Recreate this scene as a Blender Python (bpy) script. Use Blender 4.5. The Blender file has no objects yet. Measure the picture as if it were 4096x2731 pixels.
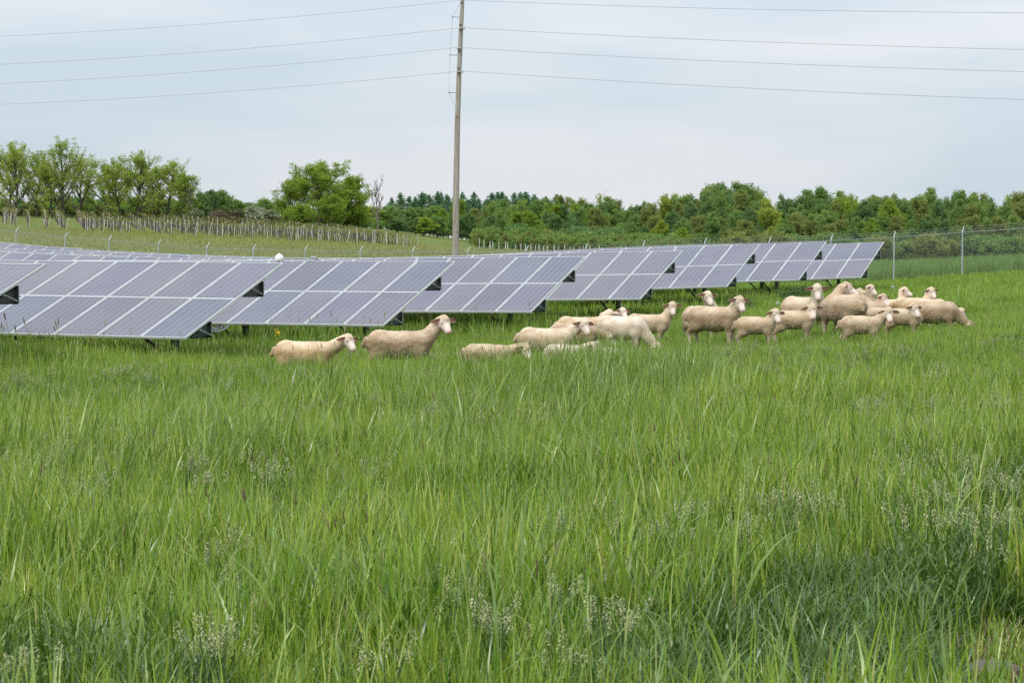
import bpy, math, random
import numpy as np
from mathutils import Matrix, Vector

# ------------------------------------------------------------------ scene, camera, light
scene = bpy.context.scene
COL = scene.collection
R = math.radians
F_SRC = 8867.0                       # focal length in photo pixels (4096 wide)
PITCH, ROLL = 0.026089, 0.00455
EYE = np.array([0.0, 0.0, 1.6])
cp_, sp_ = math.cos(PITCH), math.sin(PITCH)
_fw = np.array([0, cp_, -sp_]); _up = np.array([0, sp_, cp_]); _rt = np.array([1.0, 0, 0])
RT = _rt * math.cos(ROLL) + _up * math.sin(ROLL)
UP = -_rt * math.sin(ROLL) + _up * math.cos(ROLL)
FW = _fw

cam_d = bpy.data.cameras.new("camera"); cam = bpy.data.objects.new("camera", cam_d); COL.objects.link(cam)
cam_d.sensor_width = 36.0; cam_d.lens = F_SRC / 4096 * 36; cam_d.clip_start = 0.5; cam_d.clip_end = 9000
cam.matrix_world = Matrix([[RT[0], UP[0], -FW[0], EYE[0]], [RT[1], UP[1], -FW[1], EYE[1]], [RT[2], UP[2], -FW[2], EYE[2]], [0, 0, 0, 1]])
cam_d.dof.use_dof = True; cam_d.dof.focus_distance = 26.0; cam_d.dof.aperture_fstop = 16.0
scene.camera = cam

SUN_EL, SUN_AZ = R(52), R(215)       # azimuth measured clockwise from +Y: behind the camera, to the left
world = bpy.data.worlds.new("World"); scene.world = world; world.use_nodes = True
nt = world.node_tree; nt.nodes.clear()
def wn(t, **k):
    n = nt.nodes.new(t)
    for a, b in k.items(): setattr(n, a, b)
    return n
out = wn("ShaderNodeOutputWorld"); bg = wn("ShaderNodeBackground")
sky = wn("ShaderNodeTexSky", sky_type='NISHITA', sun_disc=False, sun_elevation=SUN_EL, sun_rotation=SUN_AZ)
tc = wn("ShaderNodeTexCoord"); mp = wn("ShaderNodeMapping"); mp.inputs['Scale'].default_value = (1.5, 1.5, 9.0)
mp.inputs['Rotation'].default_value = (0, R(6), R(20))
nz = wn("ShaderNodeTexNoise"); nz.inputs['Scale'].default_value = 1.7; nz.inputs['Detail'].default_value = 4.0; nz.inputs['Roughness'].default_value = .5
rp = wn("ShaderNodeValToRGB"); rp.color_ramp.elements[0].position = .42; rp.color_ramp.elements[1].position = .60
rp.color_ramp.elements[0].color = (.60, .705, .785, 1); rp.color_ramp.elements[1].color = (.785, .81, .85, 1)
sx = wn("ShaderNodeSeparateXYZ"); mr = wn("ShaderNodeMapRange"); mr.inputs['From Min'].default_value = 0.05; mr.inputs['From Max'].default_value = .9
mr.inputs['To Min'].default_value = 1.0; mr.inputs['To Max'].default_value = 2.3
vm = wn("ShaderNodeVectorMath", operation='SCALE')
sk = wn("ShaderNodeVectorMath", operation='SCALE'); sk.inputs['Scale'].default_value = .1
mx = wn("ShaderNodeMix", data_type='RGBA'); mx.inputs['Factor'].default_value = .9
L_ = nt.links.new
L_(tc.outputs['Generated'], mp.inputs['Vector']); L_(mp.outputs[0], nz.inputs['Vector']); L_(nz.outputs['Fac'], rp.inputs['Fac'])
L_(tc.outputs['Generated'], sx.inputs[0]); L_(sx.outputs['Z'], mr.inputs['Value'])
L_(rp.outputs['Color'], vm.inputs[0]); L_(mr.outputs['Result'], vm.inputs['Scale'])
L_(sky.outputs['Color'], sk.inputs[0]); L_(sk.outputs[0], mx.inputs['A']); L_(vm.outputs[0], mx.inputs['B'])
L_(mx.outputs['Result'], bg.inputs['Color']); bg.inputs['Strength'].default_value = 1.0; L_(bg.outputs[0], out.inputs['Surface'])

sun_d = bpy.data.lights.new("sun", 'SUN'); sun_d.energy = 2.2; sun_d.angle = R(14); sun_d.color = (1, .96, .9)
sun = bpy.data.objects.new("sun", sun_d); COL.objects.link(sun)
sun.rotation_euler = (R(90) - SUN_EL, 0, -SUN_AZ + math.pi)
# sun vector check: lamp -Z must point from the sky position to the ground
_sd = Vector((math.sin(SUN_AZ) * math.cos(SUN_EL), math.cos(SUN_AZ) * math.cos(SUN_EL), math.sin(SUN_EL)))
sun.rotation_euler = _sd.to_track_quat('Z', 'Y').to_euler()
scene.view_settings.view_transform = 'Standard'; scene.view_settings.look = 'None'
scene.view_settings.exposure = 0.0; scene.view_settings.gamma = 1.0
scene.render.engine = 'CYCLES'
scene.cycles.use_denoising = False
scene.cycles.max_bounces = 6; scene.cycles.diffuse_bounces = 2; scene.cycles.transmission_bounces = 3; scene.cycles.transparent_max_bounces = 8

rng = np.random.default_rng(7)

# ------------------------------------------------------------------ projection helpers
def unproj(px, py, D):
    """photo pixel (4096-wide) and depth along y -> world point"""
    r = FW + RT * (px - 2048) / F_SRC + UP * (1365.5 - py) / F_SRC
    return EYE + r * (D / r[1])
def proj(P):
    P = np.asarray(P, float) - EYE
    z = P @ FW
    return np.stack([2048 + F_SRC * (P @ RT) / z, 1365.5 - F_SRC * (P @ UP) / z], -1)
def dsp(px, py, D):                    # pixel in the 2352-wide view
    return unproj(px * 1.7415, py * 1.7415, D)

# ------------------------------------------------------------------ object helpers
def setp(o, label=None, cat=None, group=None, kind=None):
    if label: o['label'] = label
    if cat: o['category'] = cat
    if group: o['group'] = group
    if kind: o['kind'] = kind
    return o
def empty(name, loc=(0, 0, 0), **k):
    o = bpy.data.objects.new(name, None); COL.objects.link(o); o.location = loc; o.empty_display_size = .2
    return setp(o, **k)
def mesh_np(name, V, F, mats=(), uv=None, mi=None, smooth=False, attrs=None, cols=None):
    """V (n,3); F: (m,k) int array or list of arrays of different k"""
    me = bpy.data.meshes.new(name)
    Fs = [np.asarray(f, np.int32) for f in (F if isinstance(F, list) and not isinstance(F[0], tuple) else [F]) if len(f)]
    V = np.asarray(V, np.float32)
    me.vertices.add(len(V)); me.vertices.foreach_set('co', V.ravel())
    loops = np.concatenate([f.ravel() for f in Fs]); counts = np.concatenate([np.full(len(f), f.shape[1], np.int32) for f in Fs])
    me.loops.add(len(loops)); me.loops.foreach_set('vertex_index', loops)
    me.polygons.add(len(counts)); st = np.zeros(len(counts), np.int32); st[1:] = np.cumsum(counts)[:-1]
    me.polygons.foreach_set('loop_start', st); me.polygons.foreach_set('loop_total', counts)
    if mi is not None: me.polygons.foreach_set('material_index', np.asarray(mi, np.int32))
    me.polygons.foreach_set('use_smooth', np.full(len(counts), bool(smooth)))
    if uv is not None:
        u = me.uv_layers.new(name='UVMap'); u.data.foreach_set('uv', np.asarray(uv, np.float32).ravel())
    for k, v in (attrs or {}).items():
        a = me.attributes.new(k, 'FLOAT', 'POINT'); a.data.foreach_set('value', np.asarray(v, np.float32))
    for k, v in (cols or {}).items():
        a = me.attributes.new(k, 'FLOAT_COLOR', 'POINT'); v = np.concatenate([v, np.ones((len(v), 1))], 1)
        a.data.foreach_set('color', np.asarray(v, np.float32).ravel())
    for m in mats: me.materials.append(m)
    me.update(calc_edges=True); me.validate()
    return me
def obj(name, me, parent=None, loc=(0, 0, 0), rot=(0, 0, 0), **k):
    o = bpy.data.objects.new(name, me); COL.objects.link(o); o.parent = parent; o.location = loc; o.rotation_euler = rot
    return setp(o, **k)
class MB:
    """collects shapes, built as ONE mesh"""
    def __init__(s): s.V = []; s.Q = []; s.T = []; s.n = 0
    def add(s, V, Q=None, T=None):
        V = np.asarray(V, float); s.V.append(V)
        if Q is not None and len(Q): s.Q.append(np.asarray(Q) + s.n)
        if T is not None and len(T): s.T.append(np.asarray(T) + s.n)
        s.n += len(V); return s
    def box(s, lo, hi, M=None):
        x0, y0, z0 = lo; x1, y1, z1 = hi
        V = np.array([(x0,y0,z0),(x1,y0,z0),(x1,y1,z0),(x0,y1,z0),(x0,y0,z1),(x1,y0,z1),(x1,y1,z1),(x0,y1,z1)], float)
        if M is not None: V = V @ M[:3, :3].T + M[:3, 3]
        return s.add(V, [(0,3,2,1),(4,5,6,7),(0,1,5,4),(1,2,6,5),(2,3,7,6),(3,0,4,7)])
    def tube(s, pts, rad, n=6, cap=True):
        pts = np.asarray(pts, float); rad = np.broadcast_to(np.asarray(rad, float), (len(pts),))
        d = np.gradient(pts, axis=0); d /= np.linalg.norm(d, axis=1)[:, None] + 1e-12
        ref = np.array([0, 0, 1.0]) if abs(d[0][2]) < .9 else np.array([1.0, 0, 0])
        a = np.cross(d, ref); a /= np.linalg.norm(a, axis=1)[:, None] + 1e-12; b = np.cross(d, a)
        th = np.arange(n) * 2 * math.pi / n
        V = (pts[:, None] + rad[:, None, None] * (np.cos(th)[None, :, None] * a[:, None] + np.sin(th)[None, :, None] * b[:, None])).reshape(-1, 3)
        k = len(pts); i = np.arange(k - 1)[:, None] * n; j = np.arange(n)[None]; j2 = (j + 1) % n
        Q = np.stack([i + j, i + j2, i + n + j2, i + n + j], -1).reshape(-1, 4)
        T = []
        if cap:
            c0 = len(V); V = np.vstack([V, pts[:1], pts[-1:]])
            T = [(c0, (q + 1) % n, q) for q in range(n)] + [(c0 + 1, (k - 1) * n + q, (k - 1) * n + (q + 1) % n) for q in range(n)]
        return s.add(V, Q, T)
    def lathe(s, prof, n=16, M=None):
        prof = np.asarray(prof, float); th = np.arange(n) * 2 * math.pi / n
        V = np.stack([prof[:, :1] * np.cos(th), prof[:, :1] * np.sin(th), np.repeat(prof[:, 1:], n, 1)], -1).reshape(-1, 3)
        if M is not None: V = V @ M[:3, :3].T + M[:3, 3]
        k = len(prof); i = np.arange(k - 1)[:, None] * n; j = np.arange(n)[None]; j2 = (j + 1) % n
        return s.add(V, np.stack([i + j, i + j2, i + n + j2, i + n + j], -1).reshape(-1, 4))
    def mesh(s, name, *mats, **k):
        F = ([np.concatenate(s.Q)] if s.Q else []) + ([np.concatenate(s.T)] if s.T else [])
        return mesh_np(name, np.concatenate(s.V), F, mats, **k)

# ------------------------------------------------------------------ materials
def mat(name, base=(.5, .5, .5), rough=.7, metal=0.0, spec=.5, build=None):
    m = bpy.data.materials.new(name); m.use_nodes = True; t = m.node_tree
    b = t.nodes['Principled BSDF']; b.inputs['Base Color'].default_value = (*base, 1)
    b.inputs['Roughness'].default_value = rough; b.inputs['Metallic'].default_value = metal
    b.inputs['Specular IOR Level'].default_value = spec
    if build: build(t, b)
    return m
def N(t, typ, ins=None, **k):
    n = t.nodes.new(typ)
    for a, b in k.items(): setattr(n, a, b)
    for a, b in (ins or {}).items():
        if hasattr(b, 'is_output') and hasattr(b, 'links'): t.links.new(b, n.inputs[a])
        else: n.inputs[a].default_value = b
    return n
def ramp(t, fac, stops):
    r = N(t, 'ShaderNodeValToRGB', {'Fac': fac}); e = r.color_ramp.elements
    while len(e) < len(stops): e.new(.5)
    for q, (p, c) in zip(e, stops): q.position = p; q.color = (*c, 1)
    return r.outputs['Color']
def mixc(t, f, a, b, mode='MIX'):
    n = N(t, 'ShaderNodeMix', data_type='RGBA', blend_type=mode)
    for s, v in ((n.inputs['Factor'], f), (n.inputs['A'], a), (n.inputs['B'], b)):
        if hasattr(v, 'is_output'): t.links.new(v, s)
        else: s.default_value = v if not isinstance(v, tuple) else (*v, 1)
    return n.outputs['Result']
def bump(t, b, h, strength=.3, dist=.01):
    n = N(t, 'ShaderNodeBump', {'Height': h, 'Strength': strength, 'Distance': dist}); t.links.new(n.outputs[0], b.inputs['Normal'])
def pos(t): return N(t, 'ShaderNodeNewGeometry').outputs['Position']
def noise(t, vec, scale, detail=3, rough=.5):
    return N(t, 'ShaderNodeTexNoise', {'Vector': vec, 'Scale': scale, 'Detail': detail, 'Roughness': rough}).outputs['Fac']
def attr(t, name, kind='Fac'): return N(t, 'ShaderNodeAttribute', attribute_name=name).outputs[kind]

def leafy(name, stops, trans=.4, rough=.5, tint=None, spec=.35, posvar=None, objvar=.0, tipfade=None):
    """leaf or blade: per-leaf attribute 'rnd' picks the colour; part of the light passes through"""
    m = bpy.data.materials.new(name); m.use_nodes = True; t = m.node_tree; b = t.nodes['Principled BSDF']
    r = attr(t, 'rnd')
    if objvar:
        oi = N(t, 'ShaderNodeObjectInfo').outputs['Random']
        r = N(t, 'ShaderNodeMath', {0: r, 1: N(t, 'ShaderNodeMapRange', {'Value': oi, 'To Min': -objvar, 'To Max': objvar}).outputs[0]}, operation='ADD').outputs[0]
    c = ramp(t, r, stops)
    if posvar:
        f = noise(t, pos(t), posvar[0], 3); f = N(t, 'ShaderNodeMapRange', {'Value': f, 'From Min': .35, 'From Max': .65}).outputs[0]
        c = mixc(t, f, c, mixc(t, 1.0, c, posvar[1], 'MULTIPLY'))
    t.links.new(c, b.inputs['Base Color']); b.inputs['Roughness'].default_value = rough; b.inputs['Specular IOR Level'].default_value = spec
    tr = N(t, 'ShaderNodeBsdfTranslucent'); t.links.new(mixc(t, 1.0, c, tint or (1.15, 1.1, .6), 'MULTIPLY'), tr.inputs['Color'])
    mxs = N(t, 'ShaderNodeMixShader', {'Fac': trans}); t.links.new(b.outputs[0], mxs.inputs[1]); t.links.new(tr.outputs[0], mxs.inputs[2])
    t.links.new(mxs.outputs[0], t.nodes['Material Output'].inputs['Surface'])
    return m

# ------------------------------------------------------------------ solar rows: measured geometry
AZ, TILT = 0.425504, 0.379007
W, LEN = 1.01, 1.97
RDIR = np.array([-math.cos(AZ), math.sin(AZ), 0]); NDIR = np.array([math.sin(AZ), math.cos(AZ), 0])
CT, ST = math.cos(TILT), math.sin(TILT)
ORG = {'A': (-9.52, 34.81, -1.15), 'B': (-6.1807, 41.9017, -1.0546), 'C': (-2.8440, 48.9944, -.9360), 'D': (.4871, 56.6008, -.7165), 'E': (3.7343, 64.5064, -.4250),
       'F': (6.9887, 72.0881, -.0548), 'G': (10.3948, 80.3667, .1847), 'H': (13.6614, 86.8733, .3103)}
SLP = {'A': .008, 'B': .00803, 'C': .00149, 'D': -.00629, 'E': -.01484, 'F': -.03506, 'G': -.0298, 'H': -.03695}
# (x, y) photo pixels of points on the top edge, further left than the measured columns
OBS = {'D': [(1557, 1034.5), (1343, 1036.5), (1050, 1040.5), (600, 1040.5), (200, 1042)],
       'E': [(2000, 1018), (1557, 1030), (1343, 1033.5), (900, 1039), (545, 1029), (255, 1018), (0, 1007.6), (-200, 998)],
       'F': [(2274, 1006), (2170, 1012), (1800, 1024), (1400, 1037), (1000, 1040), (745, 1033), (570, 1026), (300, 1015), (0, 1002), (-200, 993)],
       'G': [(2700, 981), (2300, 1000), (1900, 1020), (1500, 1035), (1200, 1036), (1007, 1033), (766, 1024), (609, 1017), (376, 1007.6), (79, 996), (-200, 985)],
       'H': [(3000, 984), (2500, 1000), (2000, 1021), (1600, 1032), (1300, 1033), (1071, 1029), (777, 1019), (561, 1009), (350, 1000), (330, 998)],
       'J': [(301, 995.6), (228, 989), (162, 984.6), (96, 978), (28, 970.6), (-200, 950)]}
def t_on_row(row, px, py):
    """distance along the row where its top edge passes under pixel column px, and the height there"""
    o = np.array(ORG[row]) + EYE; tx = o[:2] + NDIR[:2] * 2 * LEN * CT
    D = tx[1]
    for _ in range(12):
        p = unproj(px, py, D); t = (p[0] - tx[0]) / RDIR[0]; D = tx[1] + t * RDIR[1]
    return t, unproj(px, py, D)[2]
PROF = {}
ORG['J'] = ORG['H']; SLP['J'] = SLP['H']
for r_ in 'ABCDEFGHJ':
    z0 = ORG[r_][2] + EYE[2]
    kn = [(-2, z0 - 2 * SLP[r_]), (0, z0), (3, z0 + 3 * SLP[r_])] if r_ != 'J' else []
    for px, py in OBS.get(r_, []):
        t, zt = t_on_row(r_, px, py); kn.append((t, zt - 2 * LEN * ST))
    if r_ not in OBS: kn.append((40, z0 + 40 * SLP[r_]))
    kn.sort(); kt = np.array([k[0] for k in kn]); kz = np.array([k[1] for k in kn])
    g = np.arange(-12, 75, .5); zz = np.interp(g, kt, kz)
    sl = (kz[-1] - kz[-2]) / (kt[-1] - kt[-2]); zz[g > kt[-1]] = kz[-1] + sl * (g[g > kt[-1]] - kt[-1])
    if r_ in OBS:
        ker = np.exp(-.5 * (np.arange(-8, 9) * .5 / 1.3) ** 2); ker /= ker.sum()
        zs = np.convolve(np.pad(zz, 8, mode='edge'), ker, 'valid'); w_ = np.clip((g - 3) / 2, 0, 1) if r_ != 'J' else 1
        zz = zz * (1 - w_) + zs * w_
    PROF[r_] = (g, zz)
def row_pt(row, t):
    o = np.array(ORG[row]) + EYE
    return np.array([o[0] + t * RDIR[0], o[1] + t * RDIR[1], np.interp(t, *PROF[row])])

# ------------------------------------------------------------------ terrain height from control points
def fence_y(x): return 101.5 + .4537 * (20.6 - x)
FENCE_TOPS = [(-110, 912), (64, 928), (260, 948.5), (436, 961), (633, 979), (827, 992), (1013, 999.5), (1220, 1003.6), (1441, 1006), (1650, 1008.7), (1871, 1009.5), (2104, 1006),
              (2342, 997), (2572, 985.5), (2818, 976), (3077, 971), (3324, 963), (3576, 950), (3850, 930), (4124, 912), (4400, 893)]
def on_fence(px, py):
    D = 110.0
    for _ in range(12): p = unproj(px, py, D); D = fence_y(p[0])
    return unproj(px, py, D)
FPOSTS = [on_fence(*q) for q in FENCE_TOPS]        # the elbow of every post, 2.1 m above its foot
CTRL = [(-3, -20, 0), (3, -20, 0), (-15, 0, -.1), (15, 0, .2), (0, 0, 0), (-2, 8, 0), (2.4, 9, .02), (-4, 20, -.04), (4, 20, .12), (0, 20, .0), (-8, 30, -.15), (-2.5, 34, 0), (-1, 36.5, 0),
        (.6, 40, .02), (2.3, 46, .12), (3.6, 50, .2), (4.3, 47, .26), (5.2, 44, .28), (7.2, 44.5, .42), (6.7, 49, .45), (9, 50, .6), (10.5, 42, .6), (7, 33, .28), (10, 60, .75), (15, 60, 1.05), (12, 72, 1.0), (25, 60, 1.5), (-30, 34, -.2), (-20, 20, -.2)]
for r_ in 'BCDEFGH':
    for t in range(0, 46, 6):
        p = row_pt(r_, t) + NDIR * 1.7; CTRL.append((p[0], p[1], p[2] - .75 + (.12 if r_ == 'B' else 0)))
for t in (46, 54): p = row_pt('J', t) + NDIR * 1.7; CTRL.append((p[0], p[1], p[2] - .75))
for p in FPOSTS: CTRL.append((p[0], p[1], p[2] - 2.1))
VB = [(28, 896, 285), (126, 915, 275), (313, 922, 270), (496, 931, 265), (655, 943, 260), (814, 948, 258), (1020, 957, 255), (1189, 969, 250), (1353, 973, 250), (1500, 985, 245), (1685, 1001, 235)]
for q in VB: CTRL.append(tuple(unproj(*q)))
for q in [(100, 868, 340), (500, 872, 340), (1000, 890, 335), (1400, 905, 335), (1700, 950, 320), (1961, 992, 300), (2147, 1009, 300), (2400, 1020, 300), (2800, 1035, 300), (3300, 1045, 300), (3900, 1045, 300), (4300, 1045, 300),
          (3500, 1098, 122), (3900, 1075, 125), (4300, 1060, 125), (3300, 1070, 170), (4100, 1058, 170), (2600, 1040, 170), (2000, 1022, 160), (1500, 1018, 150),
          (0, 860, 420), (1000, 880, 420), (2000, 980, 420), (3000, 1020, 420), (4200, 1030, 420), (-1500, 850, 340), (5500, 1040, 300), (-1500, 930, 200), (5600, 1050, 150),
          (-3000, 900, 1500), (0, 930, 1500), (2000, 1000, 1500), (4000, 1000, 1500), (7000, 1000, 1500)]:
    CTRL.append(tuple(unproj(*q)))
CTRL = np.array(CTRL, float)
def warp(x, y): return np.stack([4 * np.asarray(x) / (np.asarray(y) + 30), 1.6 * np.log(np.asarray(y) + 30)], -1)
def _phi(r): return r * r * np.log(r + 1e-9)
_C = warp(CTRL[:, 0], CTRL[:, 1]); _n = len(_C)
_K = _phi(np.linalg.norm(_C[:, None] - _C[None], axis=-1)) + np.eye(_n) * .003
_P = np.hstack([np.ones((_n, 1)), _C]); _A = np.block([[_K, _P], [_P.T, np.zeros((3, 3))]])
_S = np.linalg.solve(_A, np.concatenate([CTRL[:, 2] / (CTRL[:, 1] + 30), np.zeros(3)]))
def ground(x, y):
    x = np.atleast_1d(np.asarray(x, float)); y = np.atleast_1d(np.asarray(y, float)); outz = np.zeros(x.shape)
    fx, fy, fo = x.ravel(), y.ravel(), outz.ravel()
    for i in range(0, len(fx), 20000):
        w = warp(fx[i:i + 20000], fy[i:i + 20000])
        fo[i:i + 20000] = (_phi(np.linalg.norm(w[:, None] - _C[None], axis=-1)) @ _S[:_n] + _S[_n] + w @ _S[_n + 1:]) * (fy[i:i + 20000] + 30)
    return fo.reshape(x.shape)
def g1(x, y): return float(ground([x], [y])[0])
def drop(px, py, D):
    """pixel (2352 view) -> point on the ground at depth D"""
    p = dsp(px, py, D); return p[0], p[1], g1(p[0], p[1])

# ground sheet
nu, nv = 260, 420
uu = np.linspace(-1, 1, nu); uu = np.sign(uu) * np.abs(uu) ** 1.5 * 3.2
vv = np.concatenate([np.linspace(math.log(6), math.log(460), nv - 40), np.linspace(math.log(470), math.log(950), 40)])
YY = np.exp(vv) - 30
XX = uu[None] * (YY[:, None] + 30); YG = np.repeat(YY[:, None], nu, 1)
ZG = ground(XX, YG)
V = np.stack([XX, YG, ZG], -1).reshape(-1, 3)
i = np.arange(nv - 1)[:, None] * nu; j = np.arange(nu - 1)[None]
Q = np.stack([i + j, i + j + 1, i + nu + j + 1, i + nu + j], -1).reshape(-1, 4)
def _gm(t, b):
    p = pos(t)
    n1 = noise(t, p, .09, 4, .6); n2 = noise(t, p, 1.6, 5, .7); n3 = noise(t, N(t, 'ShaderNodeMapping', {'Vector': p, 'Scale': (1, .25, 1)}).outputs[0], .35, 4, .6)
    c = ramp(t, n2, [(.3, (.05, .085, .016)), (.5, (.10, .155, .028)), (.7, (.16, .20, .045))])
    c2 = ramp(t, n3, [(.38, (.12, .15, .035)), (.5, (.17, .18, .055)), (.62, (.21, .18, .085))])
    y = N(t, 'ShaderNodeSeparateXYZ', {0: p}).outputs['Y']; f = N(t, 'ShaderNodeMapRange', {'Value': y, 'From Min': 105, 'From Max': 125}).outputs[0]
    c = mixc(t, f, c, mixc(t, .55, c2, c))
    x = N(t, 'ShaderNodeSeparateXYZ', {0: p}).outputs['X']
    # bare brown soil in the near right corner
    d = N(t, 'ShaderNodeVectorMath', {0: p, 1: (2.35, 8.3, .05)}, operation='DISTANCE').outputs['Value']
    d = N(t, 'ShaderNodeMath', {0: d, 1: N(t, 'ShaderNodeMath', {0: noise(t, p, 5, 3), 1: .7}, operation='MULTIPLY').outputs[0]}, operation='ADD').outputs[0]
    f2 = N(t, 'ShaderNodeMapRange', {'Value': d, 'From Min': 1.8, 'From Max': 2.1, 'To Min': 1, 'To Max': 0}).outputs[0]
    soil = ramp(t, noise(t, p, 30, 5, .7), [(.35, (.035, .024, .014)), (.65, (.12, .085, .05))])
    t.links.new(mixc(t, f2, c, soil), b.inputs['Base Color']); bump(t, b, noise(t, p, 22, 8, .75), .9, .06)
M_ground = mat('meadow_ground', rough=.95, spec=.1, build=_gm)
obj('ground', mesh_np('ground', V, Q, [M_ground], smooth=True), kind='structure')

# ------------------------------------------------------------------ solar arrays
def _glass(t, b):
    uv = N(t, 'ShaderNodeUVMap').outputs[0]; s = N(t, 'ShaderNodeSeparateXYZ', {0: uv})
    def line(axis, cells, w):
        m = N(t, 'ShaderNodeMath', {0: s.outputs[axis], 1: cells}, operation='MULTIPLY').outputs[0]
        fr = N(t, 'ShaderNodeMath', {0: m, 1: 1.0}, operation='FRACT').outputs[0]
        d = N(t, 'ShaderNodeMath', {0: fr, 1: .5}, operation='SUBTRACT').outputs[0]; d = N(t, 'ShaderNodeMath', {0: d}, operation='ABSOLUTE').outputs[0]
        return N(t, 'ShaderNodeMath', {0: d, 1: .5 - w}, operation='GREATER_THAN').outputs[0]
    gap = N(t, 'ShaderNodeMath', {0: line('X', 6, .022), 1: N(t, 'ShaderNodeMath', {0: line('Y', 12, .02), 1: .4}, operation='MULTIPLY').outputs[0]}, operation='MAXIMUM').outputs[0]
    bus = line('X', 18, .03)
    oi = N(t, 'ShaderNodeObjectInfo').outputs['Random']
    cell = N(t, 'ShaderNodeTexVoronoi', {'Vector': N(t, 'ShaderNodeMapping', {'Vector': uv, 'Scale': (30, 60, 1)}).outputs[0], 'Scale': 1.0}).outputs['Color']
    wn_ = N(t, 'ShaderNodeSeparateXYZ', {0: cell}).outputs['X']
    base = ramp(t, oi, [(0, (.036, .040, .082)), (.35, (.055, .050, .090)), (.7, (.072, .055, .085)), (1, (.034, .028, .060))])
    base = mixc(t, N(t, 'ShaderNodeMath', {0: wn_, 1: .35}, operation='MULTIPLY').outputs[0], base, mixc(t, 1.0, base, (1.35, 1.3, 1.3), 'MULTIPLY'))
    c = mixc(t, N(t, 'ShaderNodeMath', {0: bus, 1: .35}, operation='MULTIPLY').outputs[0], base, (.35, .35, .38))
    c = mixc(t, N(t, 'ShaderNodeMath', {0: gap, 1: .7}, operation='MULTIPLY').outputs[0], c, (.42, .42, .46))
    dust = noise(t, pos(t), .8, 4)
    c = mixc(t, N(t, 'ShaderNodeMapRange', {'Value': dust, 'From Min': .3, 'From Max': .7, 'To Min': .0, 'To Max': .12}).outputs[0], c, (.4, .38, .36))
    t.links.new(c, b.inputs['Base Color'])
    t.links.new(N(t, 'ShaderNodeMapRange', {'Value': dust, 'To Min': .14, 'To Max': .3}).outputs[0], b.inputs['Roughness'])
M_glass = mat('solar_glass', rough=.2, spec=.5, build=_glass)
M_alu = mat('anodised_frame', (.66, .68, .68), .42, .25, build=lambda t, b: t.links.new(ramp(t, noise(t, pos(t), 2.5, 4), [(.3, (.50, .52, .51)), (.7, (.64, .66, .64))]), b.inputs['Base Color']))
M_steel = mat('galvanised_steel', (.33, .35, .34), .5, .5, build=lambda t, b: t.links.new(ramp(t, noise(t, pos(t), 9, 4), [(.3, (.24, .26, .26)), (.7, (.42, .44, .44))]), b.inputs['Base Color']))
M_dark = mat('weathered_beam_steel', (.055, .07, .065), .6, .3, build=lambda t, b: t.links.new(ramp(t, noise(t, pos(t), 6, 4), [(.3, (.035, .045, .042)), (.7, (.085, .10, .092))]), b.inputs['Base Color']))
M_white = mat('white_enamel', (.8, .8, .8), .35)
M_grey = mat('grey_plastic', (.38, .4, .41), .5)

gm = MB(); fw_, fl, th = .992, 1.955, .04
lip = .022
gm.box((-fw_ + .0, .0, -th), (-fw_ + lip, fl, .004)); gm.box((-lip, 0, -th), (0, fl, .004)); gm.box((-fw_ + lip, 0, -th), (-lip, lip, .004)); gm.box((-fw_ + lip, fl - lip, -th), (-lip, fl, .004))
gm.box((-fw_ + lip, lip, -.030), (-lip, fl - lip, -.026))
ME_frame = gm.mesh('solar_module', M_alu)
ME_glass = mesh_np('glass', [(-fw_ + lip, lip, -.001), (-lip, lip, -.001), (-lip, fl - lip, -.001), (-fw_ + lip, fl - lip, -.001),
                             (-fw_ + lip, lip, -.024), (-lip, lip, -.024), (-lip, fl - lip, -.024), (-fw_ + lip, fl - lip, -.024)],
                   [(0, 1, 2, 3), (7, 6, 5, 4), (0, 4, 5, 1), (1, 5, 6, 2), (2, 6, 7, 3), (3, 7, 4, 0)], [M_glass],
                   uv=[(0, 0), (1, 0), (1, 1), (0, 1)] * 6)
def row_frame(row, t):
    """local axes on the table at distance t: X to the right, Y up the slope, Z out of the glass"""
    p = row_pt(row, t); a = row_pt(row, t - .7); b = row_pt(row, t + .7)
    X = a - b; X /= np.linalg.norm(X)
    Y = NDIR * CT + np.array([0, 0, ST]); Y -= X * (Y @ X); Y /= np.linalg.norm(Y); Z = np.cross(X, Y)
    return p, X, Y, Z
def mtx(p, X, Y, Z):
    return Matrix([[X[0], Y[0], Z[0], p[0]], [X[1], Y[1], Z[1], p[1]], [X[2], Y[2], Z[2], p[2]], [0, 0, 0, 1]])
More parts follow.
